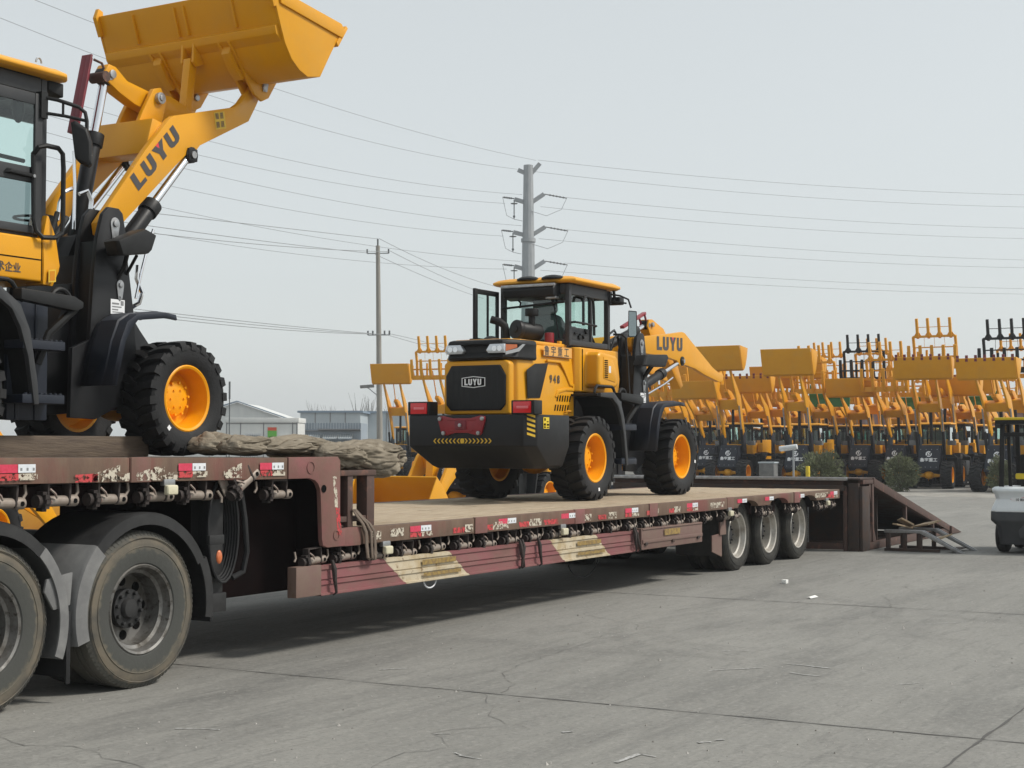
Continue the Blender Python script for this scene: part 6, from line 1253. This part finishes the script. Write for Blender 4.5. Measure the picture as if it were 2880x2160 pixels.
# ================================================================== BUILDINGS, POLES, WIRES
A = Vector((66.67, 49.1, 0)); B = Vector((68.66, 45.63, 0)); dirb = (B - A); Lb = dirb.length; az = math.atan2(dirb.y, dirb.x)
OF = thing('site_office', 'white flat panel cabin with a red and green notice board', 'building', tuple(A), az)
ob('wall', G().box(0, Lb, 0, 3, 0, 2.86), 'wall_white', OF); ob('roof', G().box(-.05, Lb + .05, -.06, 3.05, 2.862, 3.13), 'wall_white', OF, .02)
for f in (.205, .525): ob('panel_seam', G().box(Lb * f - .03, Lb * f + .03, -.012, .0, 0, 2.85), 'seam_grey', OF)
ob('panel_seam', G().box(.05, Lb - .05, -.012, -.001, 2.78, 2.83), 'seam_grey', OF)
for x in (0.02, Lb - .32, Lb - .08): ob('corner_post', G().box(x, x + .06, -.03, 0, 0, 3.0), 'seam_grey', OF)
w = ob('window', G().box(.84, 2.0, -.03, -.001, 1.0, 2.25), 'white_paint', OF); ob('pane', G().box(.92, 1.92, -.034, -.03, 1.05, 2.15), 'window_dark', w)
for k in range(9): ob('window_bar', G().box(1.13 + k * .1, 1.155 + k * .1, -.09, -.06, .95, 2.28), 'white_paint', w)
nb = ob('notice_board', G().box(2.33, 2.83, -.04, -.013, 1.72, 2.60), 'board_green', OF); ob('notice_header', G().box(2.33, 2.83, -.045, -.041, 2.42, 2.60), 'board_red', nb)
vs_, fs_ = text_geo('公告栏', .14, .004); ob('notice_lettering', place2d([(a, b) for a, b, c in vs_], fs_, (2.385, -.046, 1.98), (1, 0, 0), (0, 0, 1)), 'ink_hole_black', nb)
ob('air_conditioner', G().box(3.05, 3.62, -.25, -.01, 1.65, 2.02), 'white_decal', OF, .02)
A2 = Vector((71.92, 47.98, 0)); B2 = Vector((73.67, 44.92, 0)); L2b = (B2 - A2).length
SH = thing('container_shed', 'blue-grey corrugated shed with three awning windows', 'building', tuple(A2), az)
ob('wall', G().box(0, L2b, 0, 4, 0, 2.9), 'wall_blue_grey', SH)
for k in range(26): x = k * L2b / 26; ob('wall_rib', G().box(x, x + .07, -.035, 0, 0, 2.38), 'wall_blue_grey', SH)
ob('roof_edge', G().box(-.02, L2b, -.1, .0, 2.42, 2.47).box(L2b * .3, L2b, -.4, 0, 2.50, 2.55), 'seam_grey', SH)
for k in range(22): x = k * L2b / 22; ob('roof_rail', G().box(x, x + .04, -.02, .0, 2.55, 2.95), 'wall_pale', SH)
for i, x in enumerate((.42, 1.42, 2.3)):
    w = ob('window', G().box(x, x + .62, -.05, -.036, .8, 1.85), 'window_dark', SH)
    for k in range(5): ob('window_bar', G().box(x + .06 + k * .12, x + .085 + k * .12, -.07, -.051, .8, 1.85), 'wall_pale', w)
    aw = G()
    for k in range(6): aw.prism([(x - .02 + k * .12, 2.12 - .0), (x + .10 + k * .12, 2.12), (x + .06 + k * .12, 2.17)], -.4, -.05)
    ob('awning', G().add([(x - .05, -.04, 2.2), (x + .75, -.04, 2.2), (x + .75, -.42, 2.02), (x - .05, -.42, 2.02), (x - .05, -.42, 1.96), (x + .75, -.42, 1.96)], [(0, 1, 2, 3), (3, 2, 5, 4)]), 'wall_pale', w)
    for k in range(7): ob('awning_rib', G().bar((x - .05 + k * .133, -.04, 2.215), (x - .05 + k * .133, -.425, 2.03), .03, .02), 'wall_white', w)
def hall(name, label, pa, pb, zt, m, roof=None, gable=None, zb=0):
    a = Vector((*pa, 0)); b = Vector((*pb, 0)); L = (b - a).length; r = thing(name, label, 'building', tuple(a), math.atan2((b - a).y, (b - a).x))
    ob('wall', G().box(0, L, 0, 12, zb, zt), m, r)
    if gable: ob('gable', G().add([(0, 0, zt), (L, 0, zt), (gable[0] * L, 0, gable[1]), (0, 12, zt), (L, 12, zt), (gable[0] * L, 12, gable[1])], [(0, 1, 2), (5, 4, 3), (0, 2, 5, 3), (1, 4, 5, 2)]), m, r); ob('roof', G().bar((-.3, -.1, zt), (gable[0] * L, -.1, gable[1] + .1), .5, .1).bar((gable[0] * L, -.1, gable[1] + .1), (L + .3, -.1, zt), .5, .1), roof, r)
    else: ob('roof', G().box(-.2, L + .2, -.15, 12, zt, zt + .14), roof or 'roof_blue', r)
    for k in range(1, 4): ob('wall_seam', G().box(L * k / 4 - .04, L * k / 4 + .04, -.02, 0, zb, zt), 'seam_grey', r)
    return r
hall('warehouse', 'pale gabled warehouse behind the white cabin', (106.68, 87.82), (111.16, 80.0), 4.0, 'wall_white', 'roof_blue', (.53, 5.45))
hall('warehouse', 'grey-blue hall with a flat roof behind the corrugated shed', (89.5, 61.51), (91.66, 57.74), 3.95, 'wall_pale')
hall('warehouse', 'low pale grey hall right of the blue-grey hall behind the pole', (96.6, 61.18), (100.43, 54.49), 4.05, 'wall_pale')
hall('brick_hall', 'long low dull red building behind the parked loaders', (107.48, 30.12), (116.95, 13.59), 4.0, 'roof_red', 'roof_red')
# bare trees on the skyline
for i, (x, y, h, lab) in enumerate(((152.7, 107.99, 7.2, 'leftmost faint bare tree above the grey-blue hall'), (157.72, 109.27, 6.6, 'low bare tree above the middle of the grey-blue hall'), (147.13, 97.61, 7.8, 'bare tree left of the concrete pole'), (151.96, 99.23, 7.6, 'bare tree nearest the concrete pole'), (155.82, 98.52, 7.4, 'bare tree right of the concrete pole'))):
    t = thing('bare_tree', lab, 'tree', (x, y, 0)); rd = random.Random(i + 40)
    ob('trunk', G().tube([(0, 0, 0), (0, 0, h * .5)], [.12, .07], 6), 'bare_twig', t); g = G()
    for k in range(26):
        a = rd.uniform(0, 6.28); z0 = rd.uniform(.3, .6) * h; s = rd.uniform(.4, 1.6); e = Vector((s * math.cos(a), s * math.sin(a), min(h, z0 + rd.uniform(.25, .5) * h)))
        g.tube([(0, 0, z0), tuple((Vector((0, 0, z0)) + e) / 2 + Vector((0, 0, -.2))), tuple(e)], [.045, .03, .012], 4)
    ob('crown', g, 'bare_twig', t)
# steel transmission tower
TW = thing('power_pylon', 'tall grey steel tube pylon with short cross arms behind the trailer loader', 'pylon', (113.75, 56.15, 0))
ob('tube', G().cyl((0, 0, 0), (0, 0, 19.0), .75, 12, .52), 'galvanised', TW, ang=20); ob('tube', G().cyl((0, 0, 18.9), (0, 0, 25.3), .50, 12, .40), 'galvanised', TW, ang=20); ob('flange', G().cyl((0, 0, 18.75), (0, 0, 19.05), .62, 16), 'galvanised', TW)
ax_ = Vector((.52, -.86, 0))
for z, lr, ll in ((25.0, 1.0, .9), (22.5, 1.35, 1.2), (19.7, 1.45, 1.3), (16.8, 1.4, 1.2)):
    for sgn, L in ((1, lr), (-1, ll)):
        e = ax_ * sgn; g = G().bar(e * .3 + Vector((0, 0, z - .35)), e * (L * .98) + Vector((0, 0, z + (.45 if sgn > 0 and z > 24 else (.35 if sgn > 0 else -.1)))), .22, .34)
        ob('cross_arm', g, 'galvanised', TW)
        if z < 24:
            p0 = e * L + Vector((0, 0, z + (.35 if sgn > 0 else -.05)))
            g = G(); q = p0 + Vector((1.5, -1.35, -.25)) if sgn > 0 else p0 + Vector((-.9, .6, .05))
            g.cyl(p0, q, .05, 6)
            for k in range(5): c = p0.lerp(q, .25 + k * .15); g.cyl(c - Vector((.03, 0, 0)), c + Vector((.03, 0, 0)), .085, 8)
            ob('insulator', g, 'insulator', TW)
            if sgn < 0:
                ob('insulator', G().cyl(p0 + Vector((0, 0, -.1)), p0 + Vector((0, 0, -1.7)), .05, 6).cyl(p0 + Vector((0, 0, -.45)), p0 + Vector((0, 0, -.40)), .30, 10).cyl(p0 + Vector((0, 0, -1.6)), p0 + Vector((0, 0, -1.45)), .10, 8), 'insulator', TW)
                ob('jumper', G().tube([tuple(q), tuple(q.lerp(p0, .35) + Vector((0, 0, -1.5))), tuple(p0 + Vector((0, 0, -1.75))), tuple(p0 - e * .7 + Vector((0, 0, -1.9)))], .022, 5), 'wire', TW)
            else: ob('jumper', G().tube([tuple(q), tuple(q + Vector((-.4, .3, -1.0))), tuple(q + Vector((-1.4, 1.2, -1.6))), tuple(q + Vector((-2.6, 2.3, -1.2)))], .022, 5), 'wire', TW)
PO = thing('utility_pole', 'slim concrete utility pole with two small crossarms, left of the trailer loader', 'pole', (74.1, 43.85, 0)); PO.rotation_euler = (0, R(-1.3), 0)
ob('shaft', G().cyl((0, 0, 0), (0, 0, 13.2), .19, 14, .12), 'pole_concrete', PO)
pa = Vector((.5, -.87, 0))
for z, L in ((12.75, .62), (8.0, .62)):
    ob('cross_arm', G().bar(pa * -L + Vector((0, 0, z)), pa * L + Vector((0, 0, z)), .06, .06), 'galvanised', PO)
    for k in ((-1, 1) if z > 9 else (-1, -.55, .55, 1)): p = pa * L * k; ob('insulator', G().cyl((p.x, p.y, z), (p.x, p.y, z + .25), .05, 8), 'insulator', PO)
ob('insulator', G().cyl((0, 0, 13.2), (0, 0, 13.6), .05, 8), 'insulator', PO)
ob('lamp_bracket', G().tube([(.0, .0, 4.4), tuple(pa * -.6 + Vector((0, 0, 4.9))), tuple(pa * -.9 + Vector((0, 0, 5.05)))], .03, 6), 'galvanised', PO); ob('lamp', G().bar(pa * -1.1 + Vector((0, 0, 5.0)), pa * -.3 + Vector((0, 0, 5.05)), .25, .18), 'mud_grey', PO)
MA = thing('antenna_mast', 'thin antenna mast right of the front loader wheel', 'mast', (62.11, 45.0, 0)); ob('pole', G().cyl((0, 0, 0), (0, 0, 4.9), .03, 8), 'insulator', MA); ob('tip', G().cyl((0, 0, 4.0), (0, 0, 4.9), .05, 8), 'insulator', MA)
WIRES = [
    (((58.28, 55.35, 25.38), (78.56, 55.43, 24.74), (113.95, 55.54, 25.69)), 'topmost thin wire left of the pylon'), (((114.04, 55.38, 25.72), (126.31, 44.72, 25.17), (151.17, 23.05, 25.38)), 'topmost thin wire right of the pylon'),
    (((57.89, 57.55, 24.62), (77.74, 57.34, 23.63), (113.2, 56.91, 24.94)), 'second wire from the top left of the pylon'), (((113.83, 55.81, 24.76), (127.2, 45.09, 24.22), (153.87, 23.61, 24.62)), 'second wire from the top right of the pylon'),
    (((61.59, 61.64, 22.49), (77.89, 60.08, 21.58), (113.47, 56.61, 22.8)), 'third wire from the top left of the pylon'), (((115.27, 53.48, 22.56), (126.39, 44.77, 22.19), (153.42, 23.54, 22.49)), 'third wire from the top right of the pylon'),
    (((63.11, 63.31, 21.74), (78.28, 61.67, 20.94), (112.77, 57.88, 22.05)), 'fourth wire from the top left of the pylon'), (((114.28, 55.27, 21.78), (127.47, 45.22, 21.35), (155.32, 23.94, 21.74)), 'fourth wire from the top right of the pylon'),
    (((60.31, 60.16, 19.84), (74.24, 59.27, 19.19), (113.53, 56.71, 20.16)), 'fifth wire from the top left of the pylon'), (((115.42, 53.43, 19.83), (127.27, 45.14, 19.51), (157.01, 24.31, 19.84)), 'fifth wire from the top right of the pylon'),
    (((62.23, 62.28, 18.97), (73.68, 61.33, 18.4), (112.81, 58.04, 19.28)), 'sixth wire from the top left of the pylon'), (((114.3, 55.45, 19.07), (127.8, 45.36, 18.66), (156.13, 24.14, 18.97)), 'sixth wire from the top right of the pylon'),
    (((59.53, 59.23, 16.84), (69.72, 58.8, 16.38), (113.58, 56.85, 17.15)), 'seventh wire from the top left of the pylon'), (((115.46, 53.59, 17.0), (127.01, 45.05, 16.67), (155.39, 24.01, 16.84)), 'second lowest wire right of the pylon'),
    (((64.96, 65.27, 16.17), (76.38, 63.53, 15.59), (113.04, 57.86, 16.49)), 'lowest wire left of the pylon'), (((114.46, 55.38, 16.4), (127.23, 45.14, 16.0), (153.91, 23.72, 16.17)), 'lowest wire right of the pylon'),
    (((43.98, 35.91, 10.82), (52.99, 38.31, 11.66), (73.89, 43.88, 13.6)), 'wire running left from the top of the concrete pole'), (((44.0, 35.92, 10.36), (54.73, 38.96, 11.17), (73.67, 44.33, 12.77)), 'wire running left from the left end of the upper pole crossarm'), (((44.01, 35.92, 10.06), (56.19, 38.91, 11.01), (74.23, 43.34, 12.86)), 'wire running left from the right end of the upper pole crossarm'),
    (((44.11, 35.98, 7.03), (57.09, 39.62, 7.44), (73.88, 44.33, 8.1)), 'upper of the three low wires left of the pole'), (((44.11, 35.98, 6.93), (56.88, 39.45, 7.3), (74.01, 44.1, 8.06)), 'middle of the three low wires left of the pole'), (((44.12, 35.99, 6.83), (56.47, 39.11, 7.13), (74.29, 43.61, 8.06)), 'lower of the three low wires left of the pole'),
    (((73.91, 43.84, 13.62), (83.2, 46.57, 13.39), (103.53, 52.53, 13.72)), 'wire sloping right from the top of the concrete pole'), (((74.25, 43.3, 12.9), (83.52, 46.78, 12.95), (102.72, 53.97, 13.37)), 'middle wire sloping right from the concrete pole to the cab'), (((73.82, 44.06, 12.71), (85.53, 48.08, 12.68), (102.73, 53.98, 12.95)), 'lower wire sloping right from the upper pole crossarm to the cab'),
    (((74.36, 43.48, 8.1), (85.26, 48.45, 8.49), (101.77, 55.97, 8.87)), 'upper wire sloping right from the lower pole crossarm'), (((74.37, 43.49, 8.0), (85.27, 48.45, 8.25), (101.78, 55.98, 8.65)), 'lower wire sloping right from the lower pole crossarm')]
for (a, b, c), lab in WIRES:
    a, b, c = Vector(a), Vector(b), Vector(c); tm = (b - a).length / ((b - a).length + (c - b).length); pts = []
    for k in range(17):
        t = k / 16; pts.append(a * ((t - tm) * (t - 1) / (tm * 1.0)) + b * (t * (t - 1) / (tm * (tm - 1))) + c * (t * (t - tm) / (1 - tm)))
    tag(ob('power_line', G().tube(pts, .016, 5), 'wire'), 'thin grey power line, ' + lab, 'wire', 'power lines')
for k, p in PROTO.items():
    if k not in used:
        for ch in list(p.children_recursive): bpy.data.objects.remove(ch)
        bpy.data.objects.remove(p)

# ================================================================== HAZE
hm = bpy.data.materials.new('haze_air'); hm.use_nodes = True; ht = hm.node_tree; ht.nodes.clear()
ho = ht.nodes.new('ShaderNodeOutputMaterial'); hv = ht.nodes.new('ShaderNodeVolumePrincipled'); hv.inputs['Color'].default_value = (.93, .96, 1, 1); hv.inputs['Density'].default_value = .0007; hv.inputs['Anisotropy'].default_value = .2
ht.links.new(hv.outputs[0], ho.inputs['Volume']); MT['haze_air'] = hm
hz = ob('haze', G().box(-301, 701, -301, 501, -1, 27.2), 'haze_air'); hz['kind'] = 'stuff'; hz['label'] = 'thin pale haze over the yard'; hz['category'] = 'haze'
